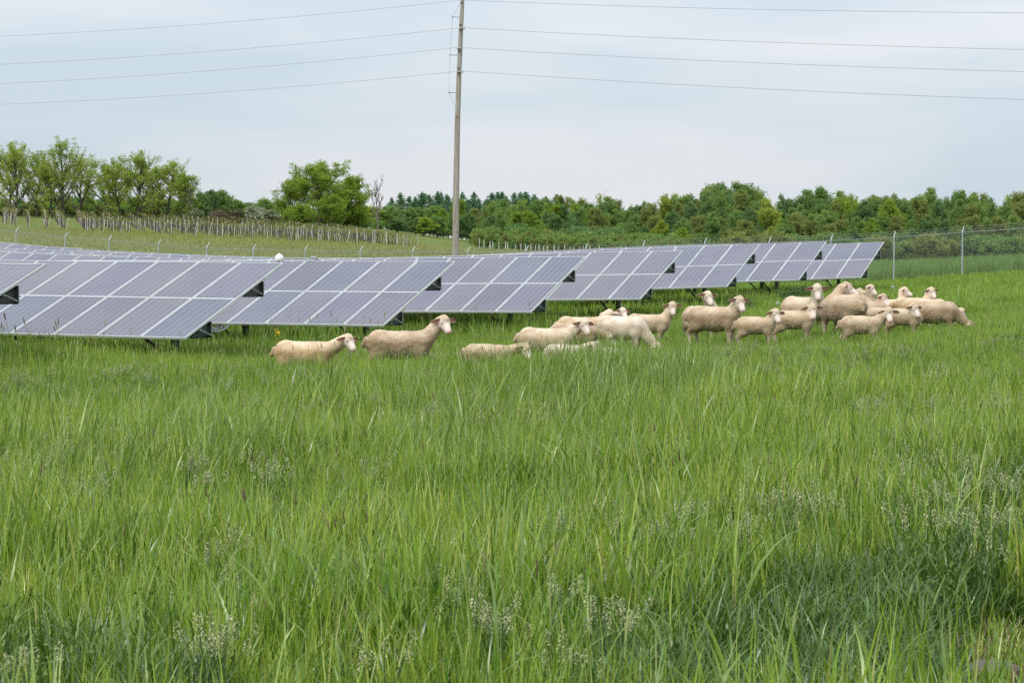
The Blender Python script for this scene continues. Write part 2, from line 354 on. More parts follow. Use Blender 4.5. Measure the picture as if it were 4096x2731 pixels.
def beam_mesh(row, t0, t1, s):
    """Z-shaped beam under the table at slope distance s: web, bottom flange, top lip"""
    ts = np.arange(t0, t1 + .01, 1.0); V = []; w = []
    prof = [(-.66, -.012), (-.66, .0), (.0, .0), (.0, .29), (-.04, .27), (-.04, .28), (.012, .302), (.012, -.012)]
    def at_(p, a, c): return p + NDIR * ((s * CT) + a) + np.array([0, 0, s * ST - .372 + c])
    for t in ts:
        p, X, Y, Z = row_frame(row, t)
        for a, c in prof: V.append(at_(p, a, c))
    n = len(prof); k = len(ts); Q = []
    for i in range(k - 1):
        for j in range(n):
            j2 = (j + 1) % n; Q.append((i * n + j, i * n + j2, (i + 1) * n + j2, (i + 1) * n + j))
    b = MB().add(np.array(V), Q)
    # plate added just inside the open end, a dark stand-in for the shaded hollow
    for tt in (t0 + .06, t1 - .06):
        p, X, Y, Z = row_frame(row, tt)
        A_, B_, C_ = at_(p, -.62, .004), at_(p, -.01, .004), at_(p, -.01, .26)
        e = X * .004
        b.add(np.array([A_ + e, B_ + e, C_ + e, A_ - e, B_ - e, C_ - e]), [(0, 1, 4, 3), (1, 2, 5, 4), (2, 0, 3, 5)], [(0, 2, 1), (3, 4, 5)])
    return b.mesh('beam', M_dark)
ARRAY_GROUP = 'ground mounted solar arrays standing in staggered rows'
def solar_array(row, c0, c1, label):
    p0 = row_pt(row, c0 * W)
    root = empty('solar_array', tuple(p0 - [0, 0, .72]), label=label, cat='solar array', group=ARRAY_GROUP)
    inv = Matrix.Translation(-root.location)
    for c in range(c0, c1):
        p, X, Y, Z = row_frame(row, (c + .5) * W)
        p = p + X * W * .5
        for v in (0, 1):
            q = p + Y * v * LEN + X * -.009
            o = obj('solar_module', ME_frame, root); o.matrix_local = inv @ mtx(q, X, Y, Z)
            obj('glass', ME_glass, o)
    for s in (1.0, 3.1):
        b = obj('beam', beam_mesh(row, c0 * W + .02, c1 * W - .02, s), root); b.matrix_local = inv
    # angle bracket bridging each beam end to the frame
    for s in (1.0, 3.1):
        b = MB(); p, X, Y, Z = row_frame(row, c0 * W + .03)
        q0 = p + NDIR * s * CT + np.array([0, 0, s * ST - .36])
        b.tube([q0 - NDIR * .4 + [0, 0, .13] + X * .03, q0 + [0, 0, .015] + X * .03], .018, 4)
        b.tube([q0 + [0, 0, .015] + X * .03, q0 + [0, 0, .29] + X * .03], .012, 4)
        o = obj('bracket', b.mesh('bracket', M_steel), root); o.matrix_local = inv
    # posts in pairs with a raking brace
    k = c0 + 1.4
    while k < c1:
        p, X, Y, Z = row_frame(row, k * W)
        for s, deep in ((1.85, 0),):
            top = p + Y * s - Z * .30; gz = g1(top[0], top[1])
            b = MB(); w = .06
            for (a0, a1, b0, b1) in ((-w, w, -w, -w + .012), (-w, w, w - .012, w), (-.006, .006, -w + .012, w - .012)):
                M4 = np.eye(4); M4[:3, 0] = [RDIR[0], RDIR[1], 0]; M4[:3, 1] = NDIR; M4[:3, 3] = [top[0], top[1], 0]
                b.box((a0, b0, gz - .15), (a1, b1, top[2] + .12), M4)
            q = obj('post', b.mesh('post', M_steel if deep == 0 else M_dark), root); q.matrix_local = inv
        a = p + Y * 1.8 - X * .08; a = np.array([a[0], a[1], g1(a[0], a[1]) + .25]); e = p + Y * .95 - Z * .34 - X * .34
        b = MB().tube([a, e], .035, 4)
        q = obj('brace', b.mesh('brace', M_dark), root); q.matrix_local = inv
        k += 3.2
    return root
ARR = {}
for row, c0, c1, lab in [
    ('A', 0, 5, 'solar array corner cut off by the left edge of the photo, nearest of all'),
    ('B', 0, 12, 'large near solar array at left with a white sensor dome on its upper corner'),
    ('C', 0, 18, 'solar array directly behind the left sheep pair, second full one from the left'),
    ('D', 0, 24, 'solar array in the middle, its lower edge ending above the grazing ewes'),
    ('E', 0, 14, 'solar array right of the middle ending behind the ewe with a raised head'),
    ('F', 0, 46, 'long solar array whose right end is third from the chain link fence end'),
    ('G', 0, 48, 'long solar array second from the rightmost one'),
    ('H', 0, 39, 'rearmost solar array at the far right beside the chain link fence'),
    ('E', 22, 40, 'distant solar array at left, a strip with bright corner above the near array'),
    ('J', 43, 58, 'highest distant solar array climbing the slope at the left edge')]:
    if row == 'E' and c0 == 22:
        t, _ = t_on_row('E', 545, 1029); c0 = int(round(t / W)); c1 = c0 + 16
    if row == 'J':
        t, _ = t_on_row('J', 301, 995.6); c0 = int(round(t / W)); c1 = c0 + 14
    if row == 'H':
        t, _ = t_on_row('H', 350, 1000); c1 = int(round(t / W))
    ARR[row + str(c0)] = solar_array(row, c0, c1, lab)
# electrical conduit between two arrays, at the lower right corner of the near one
rootB = ARR['B0']; inv = Matrix.Translation(-rootB.location)
b = MB(); a = unproj(843, 1312, 43.2); c = unproj(868, 1317, 43.4); d = unproj(893, 1318, 43.6); e = unproj(915, 1301, 44)
b.tube([a, c], .03, 8); b.box(tuple(unproj(866, 1312, 43.5) - [0, .05, 0]), tuple(unproj(890, 1302, 43.6) + [0, .05, 0]))
b.tube([a - [0, 0, .05], unproj(870, 1326, 43.4), d - [0, 0, .0], unproj(905, 1308, 43.8), e], .02, 6)
q = obj('conduit', b.mesh('conduit', M_grey), rootB); q.matrix_local = inv
# weather sensor with white dome
s0 = unproj(1117, 1044, 45.6)
ws = empty('weather_sensor', tuple(s0), label='small white dome sensor with a thin arm on the corner of the near solar array', cat='sensor')
rr = 36 / 2 / F_SRC * 45.6
b = MB().lathe([(0.0, rr * 1.72), (rr * .12, rr * 1.72), (rr * .16, rr * 1.58), (rr * .55, rr * 1.42), (rr * .85, rr * 1.1), (rr, rr * .7), (rr, rr * .1), (rr * .93, 0), (0, 0)], 24)
obj('dome', b.mesh('dome', M_white, smooth=True), ws)
arm = MB(); p1 = np.array([.09, 0, .045]); p2 = unproj(1270, 1033.5, 46.6) - s0
arm.tube([p1, p2], .012, 6); arm.tube([(-.02, -.1, -.03), (-.02, -.02, -.03), (0, 0, .01)], .015, 6)
obj('arm', arm.mesh('arm', M_grey), ws)
b = MB(); p3 = unproj(1253, 1029, 46.6) - s0; b.tube([p3 - [.05, 0, 0], p3 + [.05, 0, 0]], .02, 8); b.tube([p3 + [.03, 0, -.05], p3 + [.13, 0, -.045]], .014, 6)
b.tube([unproj(1222, 1042, 46.6) - s0, unproj(1245, 1043, 46.6) - s0, unproj(1262, 1038, 46.6) - s0], .01, 6)
obj('probe', b.mesh('probe', M_grey), ws)

# ------------------------------------------------------------------ chain link fence
M_galv = mat('galvanised_pipe', (.46, .49, .5), .45, .35)
M_wire = mat('fence_wire', (.30, .32, .33), .55, .3)
fence = empty('chain_link_fence', (0, 0, 0), label='chain link fence with barbed wire on angled arms, running behind the solar arrays', cat='fence')
FH = 2.1; odir = NDIR
posts = list(FPOSTS)
feet = [np.array([p[0], p[1], g1(p[0], p[1])]) for p in posts]
ME_post = {}
for k, (p, f) in enumerate(zip(posts, feet)):
    b = MB(); b.tube([f - [0, 0, .2], p], .036, 8); o = obj('post', b.mesh('post', M_galv), fence)
    b = MB(); e = p + odir * .27 + np.array([0, 0, .30]); b.tube([p - [0, 0, .05], p + [0, 0, .03], e], [.036, .028, .014], 6)
    obj('arm', b.mesh('arm', M_galv), o)
# fabric: two families of slanting wires, closely spaced, following the posts
pl = sorted(zip([p[0] for p in posts], posts, feet), key=lambda q: q[0])
fx = np.array([q[0] for q in pl]); ftop = np.array([q[1] for q in pl]); ffoot = np.array([q[2] for q in pl])
xs0, xs1 = fx[0], fx[-1]
sl_ = np.concatenate([[0], np.cumsum(np.linalg.norm(np.diff(ftop[:, :2], axis=0), axis=1))])
def fab(s, h):
    x = np.interp(s, sl_, ftop[:, 0]); y = np.interp(s, sl_, ftop[:, 1])
    zt = np.interp(s, sl_, ftop[:, 2]); zb = np.interp(s, sl_, ffoot[:, 2]) + .03
    return np.stack([x, y - .04, zb + (zt - zb) * h], -1)
S = sl_[-1]; step = .085; n = int(S / step)
Vf = []; Qf = []; r0 = .0021
K = 7; hs = np.linspace(0, 1, K); base_i = 0
for sg in (1, -1):
    s0a = np.arange(-int(FH / step), n + int(FH / step)) * step
    s = s0a[:, None] + sg * hs[None] * FH * .95
    ok = (s >= 0) & (s <= S); sc_ = np.clip(s, 0, S)
    P_ = fab(sc_, hs[None] * np.ones_like(s)); P_[..., 1] += sg * .003
    for off in ((-r0, 0, 0), (r0, 0, 0)): pass
    A_ = P_ + np.array([-r0 * 1.3, 0, 0]); B_ = P_ + np.array([r0 * 1.3, -.0, 0]); C_ = P_ + np.array([0, r0 * 1.8, 0])
    m = len(s0a); Vf += [np.stack([A_, B_, C_], 2).reshape(-1, 3)]
    ii = np.arange(m)[:, None]; jj = np.arange(K - 1)[None]; okk = ok[:, :-1] & ok[:, 1:]
    b0 = base_i + (ii * K + jj) * 3
    for a_, c_ in ((0, 1), (1, 2), (2, 0)):
        Qf.append(np.stack([b0 + a_, b0 + c_, b0 + 3 + c_, b0 + 3 + a_], -1)[okk])
    base_i += m * K * 3
obj('chain_link_mesh', mesh_np('chain_link_mesh', np.concatenate(Vf), np.concatenate(Qf), [M_wire]), fence)
b = MB(); b.tube(fab(np.arange(0, S, 1.5), np.ones(len(np.arange(0, S, 1.5)))), .008, 4, cap=False)
b.tube(fab(np.arange(0, S, 1.5), np.full(len(np.arange(0, S, 1.5)), .02)), .006, 4, cap=False)
tw = np.arange(0, S, .085); pt = fab(tw, np.ones(len(tw)))
for sgn in (-1, 1):      # twisted barbs standing on the top edge
    q0 = pt + [sgn * .012, 0, 0]; q1 = pt + [sgn * .03, 0, .05]; k_ = len(q0)
    Vb = np.stack([q0 + [-.003, 0, 0], q0 + [.003, 0, 0], q1 + [.003, 0, 0], q1 + [-.003, 0, 0]], 1).reshape(-1, 3)
    b.add(Vb, np.arange(k_ * 4).reshape(-1, 4))
obj('tension_wire', b.mesh('tension_wire', M_wire), fence)
for q in (.25, .6, .98):
    ss = np.concatenate([np.linspace(sl_[i], sl_[i + 1], 5)[:-1] for i in range(len(sl_) - 1)] + [[S]])
    u = np.tile([0, .06, .08, .06], len(sl_) - 1); u = np.append(u, 0)
    P_ = fab(ss, np.ones(len(ss))) + odir * .27 * q + np.array([0, .04, .30 * q]) - np.stack([0 * u, 0 * u, u * .5], -1)
    b = MB().tube(P_, .004, 4, cap=False)
    bs = np.arange(0, S, .13); bp = np.stack([np.interp(bs, ss, P_[:, k]) for k in range(3)], -1)
    dv = np.array([.006, 0, .025]); Vb = np.stack([bp - dv, bp + [.005, 0, -.01], bp + dv, bp + [-.005, 0, .01]], 1).reshape(-1, 3)
    b.add(Vb, np.arange(len(bp) * 4).reshape(-1, 4))
    obj('barbed_wire', b.mesh('barbed_wire', M_wire), fence)

# ------------------------------------------------------------------ utility pole and power lines
PD = 130.0
def _wood(t, b):
    p = N(t, 'ShaderNodeMapping', {'Vector': pos(t), 'Scale': (14, 14, .7)}).outputs[0]
    c = ramp(t, noise(t, p, 1.0, 6, .65), [(.3, (.20, .17, .14)), (.5, (.34, .30, .25)), (.7, (.45, .41, .36))])
    t.links.new(mixc(t, N(t, 'ShaderNodeMapRange', {'Value': noise(t, pos(t), 2.2, 3), 'From Min': .62, 'From Max': .7}).outputs[0], c, (.2, .15, .11)), b.inputs['Base Color'])
    bump(t, b, noise(t, p, 2, 5), .5, .02)
M_pole = mat('weathered_pole_wood', rough=.9, build=_wood)
M_ins = mat('grey_porcelain', (.5, .5, .48), .4); M_iron = mat('rusty_hardware', (.10, .085, .07), .7, .4)
pb = unproj(1822, 1018, PD); gz = g1(pb[0], pb[1])
pc = [(1822, 1018), (1823.5, 850), (1826, 680), (1829.5, 500), (1836, 300), (1843, 140), (1850, 0), (1856, -120)]
pw = [26, 25.3, 24, 21.7, 19.6, 17.6, 15.2, 13.6]
cen = [np.array([pb[0] - .02, PD, gz - .3])] + [unproj(x, y, PD) for x, y in pc]
rad = [.20] + [w / 2 * PD / F_SRC for w in pw]
pole = empty('utility_pole', (pb[0], PD, gz), label='tall weathered wooden utility pole leaning slightly, behind the solar arrays', cat='utility pole')
inv = Matrix.Translation(-pole.location)
def ppart(name, b, m, parent=pole, **k):
    o = obj(name, b.mesh(name, m, **k), parent)
    if parent is pole: o.matrix_local = inv
    return o
ppart('shaft', MB().tube(cen, rad, 16), M_pole, smooth=True)
WY = [(3, 52, 146), (113, 199, 258), (192, 287, 335), (286, 399, 418)]
att = [(1850, 3), (1856, 113), (1830, 192), (1850, 286)]
for k, (x, y) in enumerate(att):
    b = MB(); p = unproj(x, y + 2, PD); sd = -1 if k == 2 else 1
    if k:
        for q in range(3): b.tube([p + [sd * (.02 - .05 * q), -.2, -.01], p + [sd * (.05 - .05 * q), -.2, -.01]], [.11 - .012 * q, .09 - .012 * q], 10)
        b.tube([p + [-sd * .35, -.2, -.02], p + [0, -.2, 0]], .03, 6)
        ppart('insulator', b, M_ins)
    for dy in (-9, 10) if k in (1, 3) else (12,):
        c = np.array([np.interp(-(y + dy), [-q[1] for q in pc], [q[0] for q in pc])]); p = unproj(float(c[0]) - 2, y + dy, PD) - [0, .24, 0]
        ppart('bolt', MB().tube([p, p - [0, .05, 0]], .07, 8), M_iron)
tipp = []
for (x, y) in [(1810, 69), (1800, 221), (1796, 371)]:
    xa = np.interp(-y, [-q[1] for q in pc], [q[0] for q in pc]) - 8
    a, c = unproj(x, y, PD), unproj(xa, y + 1, PD); tipp.append(a)
    ppart('standoff', MB().tube([a, c], .017, 5).tube([a - [.03, 0, 0], a + [.04, 0, 0]], .035, 6), M_iron)
ppart('ground_wire', MB().tube([unproj(1840, 16, PD)] + tipp + [unproj(1820, 427, PD)], .009, 4), M_wire)
M_cable = mat('aluminium_cable', (.36, .35, .36), .5, .2)
for k, (yp, yr, yl) in enumerate(WY):
    x0 = 1850 if k != 2 else 1830
    c = unproj(x0, yp, PD) - [0, .2, 0]; r_ = unproj(4096, yr, 106); l_ = unproj(0, yl, 136)
    ts = np.linspace(-2.2, 0, 24); lp = c + (l_ - c) * (-ts)[:, None]; lp[:, 2] += -(.9 * (-ts) * (1 - (-ts)))
    tr_ = np.linspace(0, 2.2, 24)[1:]; rp_ = c + (r_ - c) * tr_[:, None]; rp_[:, 2] -= .55 * tr_ * (1 - tr_)
    o = obj('power_line', MB().tube(np.concatenate([lp, rp_]), .0125, 5).mesh('power_line', M_cable),
            label=['topmost thin power line passing the very top of the pole', 'second power line from the top', 'third power line from the top, held on the left face of the pole', 'lowest power line passing the pole'][k], cat='power line', group='power lines strung from the wooden pole')

# ------------------------------------------------------------------ trees
M_bark = mat('bark', rough=.95, build=lambda t, b: t.links.new(ramp(t, noise(t, pos(t), 3, 4), [(.3, (.055, .045, .035)), (.7, (.13, .11, .09))]), b.inputs['Base Color']))
M_darkbark = mat('dark_bark', (.045, .042, .034), .95)
M_palebark = mat('pale_bark', rough=.95, build=lambda t, b: t.links.new(ramp(t, noise(t, pos(t), 3, 4), [(.3, (.20, .18, .15)), (.7, (.33, .30, .26))]), b.inputs['Base Color']))
G = {}
def LM(k, stops, **a): G[k] = leafy('leaves_' + k, stops, objvar=.18, rough=.6, spec=.2, **a)
LM('spring', [(0, (0.170, 0.254, 0.048)), (.35, (0.247, 0.342, 0.062)), (.7, (0.356, 0.437, 0.085)), (1, (0.463, 0.510, 0.130))], trans=.5)
LM('bright', [(0, (0.138, 0.232, 0.033)), (.4, (0.222, 0.331, 0.045)), (.8, (0.312, 0.406, 0.064)), (1, (0.377, 0.442, 0.091))], trans=.45)
LM('mid', [(0, (0.112, 0.210, 0.061)), (.4, (0.170, 0.287, 0.082)), (.8, (0.252, 0.370, 0.107)), (1, (0.326, 0.419, 0.145))], trans=.4)
LM('deep', [(0, (0.083, 0.165, 0.061)), (.5, (0.142, 0.244, 0.088)), (1, (0.209, 0.332, 0.121))], trans=.35)
LM('olive', [(0, (0.159, 0.206, 0.058)), (.5, (0.232, 0.281, 0.083)), (1, (0.318, 0.349, 0.125))], trans=.4)
LM('pine', [(0, (0.063, 0.146, 0.076)), (.5, (0.106, 0.210, 0.104)), (1, (0.178, 0.306, 0.150))], trans=.15)
LM('bloom', [(0, (0.091, 0.145, 0.050)), (.45, (0.154, 0.207, 0.088)), (.6, (0.579, 0.558, 0.475)), (1, (0.600, 0.600, 0.600))], trans=.3)
LM('brownbush', [(0, (0.089, 0.083, 0.050)), (.5, (0.148, 0.133, 0.086)), (1, (0.208, 0.168, 0.122))], trans=.3)
LM('vine', [(0, (0.134, 0.145, 0.035)), (.5, (0.206, 0.204, 0.050)), (1, (0.268, 0.242, 0.080))], trans=.4)

def leaf_quads(C, size, r, nn=None, flat=.0):
    """one small kite-shaped leaf cluster face at every centre C"""
    n = len(C); a = r.normal(size=(n, 3)); a[:, 2] *= (1 - flat); a /= np.linalg.norm(a, axis=1)[:, None]
    b = r.normal(size=(n, 3)); b -= a * (b * a).sum(1)[:, None]; b /= np.linalg.norm(b, axis=1)[:, None]
    s = size * r.uniform(.6, 1.35, (n, 1)); w = s * r.uniform(.45, .8, (n, 1)); nrm = np.cross(a, b)
    V = np.stack([C - a * s * .5, C + b * w * .5 + nrm * s * .12, C + a * s * .5, C - b * w * .5 + nrm * s * .12], 1).reshape(-1, 3)
    return V, np.arange(4 * n).reshape(-1, 4)
def branch(r, p, d, L, rad, lev, up=.12, wob=.22, k=6):
    pts = [np.array(p, float)]; dd = np.array(d, float)
    for _ in range(k):
        dd = dd + r.normal(size=3) * wob * .5 + np.array([0, 0, up * .5]); dd /= np.linalg.norm(dd); pts.append(pts[-1] + dd * L / k)
    return np.array(pts), np.linspace(rad, rad * .35, k + 1)
def tree_meshes(seed, H, spread, trunk=.22, nl=5, leaf='mid', ln=5000, ls=.32, blob=.75, bark=None, sparse=0., up=.2, low=.15, limbs=9):
    """a tapered trunk with limbs and sub-limbs; leaf clusters gather round the outer twigs"""
    r = np.random.default_rng(seed); T = MB(); tips = []
    tp, tr = branch(r, (0, 0, -.3), (r.normal() * .05, r.normal() * .05, 1), H * .72, H * .022, 0, up=.3, wob=.16, k=9)
    T.tube(tp, tr, 7)
    for i in range(limbs):
        f = trunk + (1 - trunk) * (i + r.uniform(0, .8)) / limbs * .97; q = f * 9; a = int(min(q, 8)); p = tp[a] + (tp[a + 1] - tp[a]) * (q - a)
        az = i * 2.4 + r.uniform(-.5, .5); el = r.uniform(.25, .75) + .5 * f
        L = spread * (1.05 - .55 * abs(f - .45) - .35 * f) * r.uniform(.8, 1.15)
        lp, lr = branch(r, p, (math.cos(az) * math.cos(el), math.sin(az) * math.cos(el), math.sin(el)), L, H * .011 * (1.2 - f * .6), 1, up=up, k=6)
        T.tube(lp, lr, 5); tips += [lp[3] + r.normal(size=3) * .1, lp[4], lp[5], lp[6]]
        for j in range(nl):
            q = r.uniform(1.5, 5.6); a = int(q); p2 = lp[a] + (lp[a + 1] - lp[a]) * (q - a); d2 = (lp[a + 1] - lp[a]); d2 = d2 / np.linalg.norm(d2) + r.normal(size=3) * .7; d2 /= np.linalg.norm(d2)
            sp, sr = branch(r, p2, d2, L * r.uniform(.3, .5), lr[a] * .5, 2, up=up, k=4)
            T.tube(sp, sr, 4); tips += [sp[2], sp[3], sp[4]]
    tips = np.array(tips); tips = tips[tips[:, 2] > H * low]
    if sparse: tips = tips[r.uniform(size=len(tips)) > sparse]
    w = r.uniform(.4, 1.6, len(tips)); w /= w.sum(); idx = r.choice(len(tips), ln, p=w)
    off = r.normal(size=(ln, 3)); off *= (r.uniform(.15, 1, (ln, 1)) ** .6) / (np.linalg.norm(off, axis=1)[:, None]); off[:, 2] *= .62
    C = tips[idx] + off * blob * (w[idx] / w.mean())[:, None] ** .4
    C[:, 2] = np.maximum(C[:, 2], H * low * .5)
    sc_ = H / C[:, 2].max(); 
    V, Q = leaf_quads(C, ls, r)
    rb = r.uniform(.2, .8, len(tips))[idx] * .6 + r.uniform(0, 1, ln) * .4
    me_c = mesh_np('crown', V * [1, 1, sc_], Q, [G[leaf]], attrs={'rnd': np.repeat(rb, 4)})
    T.V = [v * [1, 1, sc_] for v in T.V]
    return T.mesh('trunk', bark or M_bark, smooth=True), me_c
def conifer_meshes(seed, H, spread, ln=3500):
    r = np.random.default_rng(seed); T = MB(); T.tube([(0, 0, -.3), (r.normal() * .1, 0, H * .5), (0, 0, H * .98)], [H * .018, H * .012, .02], 6); C = []
    z = H * .10
    while z < H * .97:
        f = 1 - z / H; L = spread * (f ** .62) * r.uniform(.7, 1.15)
        for k in range(5):
            az = r.uniform(0, 6.3); d = np.array([math.cos(az), math.sin(az), r.uniform(-.12, .25)]); Lk = L * r.uniform(.6, 1.1)
            T.tube([(0, 0, z), d * Lk + [0, 0, z]], [.05, .015], 3, cap=False)
            n = int(30 * Lk / spread) + 5; s = r.uniform(.1, 1, n) ** .7
            C.append(d * Lk * s[:, None] + [0, 0, z] + r.normal(size=(n, 3)) * [.28, .28, .13])
        z += H * .045
    C.append(np.stack([r.normal(size=60) * .12, r.normal(size=60) * .12, r.uniform(H * .9, H * 1.02, 60)], -1))
    C = np.concatenate(C); C = np.repeat(C, 3, 0) + r.normal(size=(len(C) * 3, 3)) * .16
    V, Q = leaf_quads(C, .38, r)
    return T.mesh('trunk', M_bark), mesh_np('crown', V, Q, [G['pine']], attrs={'rnd': np.repeat(r.uniform(0, 1, len(C)), 4)})
def place_tree(ms, x, y, z=None, s=1.0, sz=None, rot=0.0, name='tree', **k):
    z = g1(x, y) if z is None else z
    root = empty(name, (x, y, z), **k); root.rotation_euler = (0, 0, rot); root.scale = (s, s, sz or s)
    obj('trunk', ms[0], root)
    if ms[1]: obj('crown', ms[1], root)
    return root
def at(px_disp, D, base_y=None):
    p = dsp(px_disp, 700, D); return p[0], p[1]
def height_for(px_disp, top_disp, D):
    x, y = at(px_disp, D); return dsp(px_disp, top_disp, D)[2] - g1(x, y)

# left group of airy trees on the ridge
LG = 'airy spring-leaved trees in a line on the ridge at left'
lefts = [(35, 322, 60, 'leftmost tree of the ridge line, cut by the photo edge'), (85, 345, 52, 'slender tree second from the left edge on the ridge'),
         (148, 314, 66, 'tallest airy tree on the left ridge, third from the edge'), (246, 360, 56, 'broad low-limbed tree in the middle of the left ridge line'),
         (315, 342, 54, 'tree with twiggy bare top near the right end of the left ridge line'), (16, 338, 52, 'half-cut tree at the very left edge of the ridge line'), (118, 372, 48, 'lower tree filling the gap before the tallest ridge tree'), (186, 352, 54, 'tree right beside the tallest one on the left ridge'), (282, 366, 50, 'lower yellowish tree between the twiggy one and the broad one'), (352, 376, 50, 'lower tree just before the rounded last tree of the ridge'), (418, 392, 40, 'small outermost tree at the right end of the ridge line'),
         (385, 362, 58, 'rounded last tree of the left ridge line beside a bare sapling')]
for k, (px, top, wd, lab) in enumerate(lefts):
    D = 330 + (k % 2) * 10; H = height_for(px, top, D); sp = wd / 5092 * D * 1.55
    ms = tree_meshes(100 + k, H, sp, trunk=.10, nl=9, leaf='spring', ln=5200, ls=.22, blob=.46, sparse=.0, up=.2, low=.08, limbs=15)
    place_tree(ms, *at(px, D), rot=k * 1.3, name='tree', label=lab, cat='tree', group=LG)
# low growth behind and between them
hedge = [tree_meshes(140 + k, 5.0, 3.2, trunk=.05, nl=6, leaf=['mid', 'spring', 'deep'][k], ln=3600, ls=.34, blob=.9, low=.02, limbs=10) for k in range(3)]
r = np.random.default_rng(5)
for k in range(22):
    px = -30 + k * 24 + r.uniform(-8, 8); D = 362 + r.uniform(-8, 14); x, y = at(px, D); H = height_for(px, 458 + r.uniform(-12, 16), D)
    place_tree(hedge[k % 3], x, y, s=H / 5 * 1.0, rot=r.uniform(0, 6), name='bush', label='low green bush in the thicket behind the ridge trees', cat='bush', group='bushes behind the ridge trees at left')
# far blue-green line of woodland on the left horizon
for k in range(12):
    px = -40 + k * 44; D = 560; x, y = at(px, D); H = height_for(px, 452 + r.uniform(-5, 6), D)
    place_tree(hedge[2], x, y, s=H / 5, rot=r.uniform(0, 6), name='tree', label='faint distant tree on the horizon beyond the left ridge', cat='tree', group='faint distant trees beyond the left ridge')
# bare saplings and dead tree
def bare_meshes(seed, H, sp, n=9, sub=9):
    r = np.random.default_rng(seed); T = MB(); tp, tr = branch(r, (0, 0, -.3), (0, 0, 1), H * .8, H * .016, 0, up=.3, wob=.12, k=8); T.tube(tp, tr, 6)
    for i in range(n):
        a = 2 + int(i * 6 / n); az = i * 2.4; el = 1.0
        lp, lr = branch(r, tp[a], (math.cos(az) * math.cos(el), math.sin(az) * math.cos(el), math.sin(el)), sp * r.uniform(.7, 1.2), H * .008, 1, up=.35, wob=.3, k=6); T.tube(lp, lr, 5)
        for j in range(sub):
            q = r.integers(1, 6); d2 = lp[q + 1] - lp[q]; d2 = d2 / np.linalg.norm(d2) + r.normal(size=3) * .5; d2 /= np.linalg.norm(d2)
            s_, sr = branch(r, lp[q], d2, sp * .45 * r.uniform(.5, 1), .035, 2, up=.3, wob=.3, k=4); T.tube(s_, sr * .8 + .012, 4, cap=False)
    return T
M_deadbark = mat('dead_bark', rough=.95, build=lambda t, b: t.links.new(ramp(t, noise(t, pos(t), 3, 4), [(.3, (.13, .105, .095)), (.7, (.22, .185, .17))]), b.inputs['Base Color']))
for px, top, D, sp, lab, nm in [(868, 403, 325, 2.6, 'leafless dead tree standing right of the large green tree', 'dead_tree'), (437, 414, 330, 1.8, 'thin bare sapling right of the ridge trees', 'bare_sapling')]:
    x, y = at(px, D); H = height_for(px, top, D)
    root = empty(nm, (x, y, g1(x, y)), label=lab, cat='tree'); obj('trunk', bare_meshes(int(px), H, sp).mesh('trunk', M_deadbark), root)
# shrubs right of the ridge line: dark pair, greyish tree, brown thicket, white blossom
for k, (px, top, D, lf, sp, lab, nm) in enumerate([
    (468, 440, 335, 'deep', .55, 'narrow dark green tree just right of the bare sapling', 'tree'), (484, 436, 338, 'deep', .5, 'ivy-clad narrow dark green tree, right one of a close pair', 'tree'),
    (516, 432, 340, 'mid', .8, 'rounded grey-green tree above the brown thicket', 'tree'), (545, 458, 342, 'mid', .8, 'small green tree between the grey-green tree and the blossom', 'tree'),
    (500, 480, 326, 'brownbush', 1.3, 'brownish leafless-looking thicket below the grey-green tree', 'bush'), (540, 480, 326, 'brownbush', 1.3, 'brown thicket beside the white blossoming hawthorn', 'bush'),
    (446, 478, 326, 'bloom', 1.1, 'shrub with a little pale blossom at the right foot of the ridge trees', 'bush'), (585, 468, 326, 'bloom', 1.3, 'hawthorn covered in white blossom above the vineyard', 'bush'),
    (622, 480, 322, 'bloom', 1.2, 'low spreading white hawthorn left of the large green tree', 'bush'), (604, 452, 345, 'mid', 1.0, 'green tree behind the white hawthorn', 'tree'), (572, 462, 350, 'deep', 1, 'dark green tree behind the blossoming hawthorn', 'tree')]):
    H = height_for(px, top, D); ms = tree_meshes(200 + k, H, H * .62 * sp, trunk=.06, nl=6, leaf=lf, ln=3600, ls=.28, blob=.6 + .15 * sp, low=.03, limbs=10)
    place_tree(ms, *at(px, D), rot=k, name=nm, label=lab, cat=nm)
# large bright tree group left of the pole
for k, (px, top, D, sp, ln, lab) in enumerate([
    (735, 366, 332, 1.0, 14000, 'large bright green tree with forked trunk, highest of the clump left of the pole'), (668, 402, 336, .75, 7000, 'lighter bright tree at the left side of the big clump'),
    (798, 398, 335, .62, 8000, 'dense bright tree at the right side of the big clump'), (765, 440, 326, .7, 5000, 'low leafy tree in front of the big clump on its right'),
    (690, 462, 325, .8, 5000, 'low leafy tree in front of the big clump on its left'), (822, 470, 334, .8, 4500, 'small green tree at the right foot of the big clump')]):
    H = height_for(px, top, D); ms = tree_meshes(300 + k, H, H * .68 * sp + 1.0, trunk=.06, nl=11, leaf='bright', ln=int(ln * 1.25), ls=.25, blob=.62, low=.02, limbs=17, up=.2, sparse=.15)
    place_tree(ms, *at(px, D), rot=k * 2.1, name='tree', label=lab, cat='tree', group='clump of bright green trees left of the pole')
for k in range(26):
    px = 552 + k * 13.5 + r.uniform(-5, 5); D = 392 + r.uniform(-8, 8); x, y = at(px, D); H = height_for(px, 476 + r.uniform(-10, 14), D)
    place_tree(hedge[[0, 2, 0, 1][k % 4]], x, y, s=H / 5, rot=r.uniform(0, 6), name='tree', label='leafy tree of the hedge line behind the bright green clump', cat='tree', group='hedge line trees behind the bright clump')
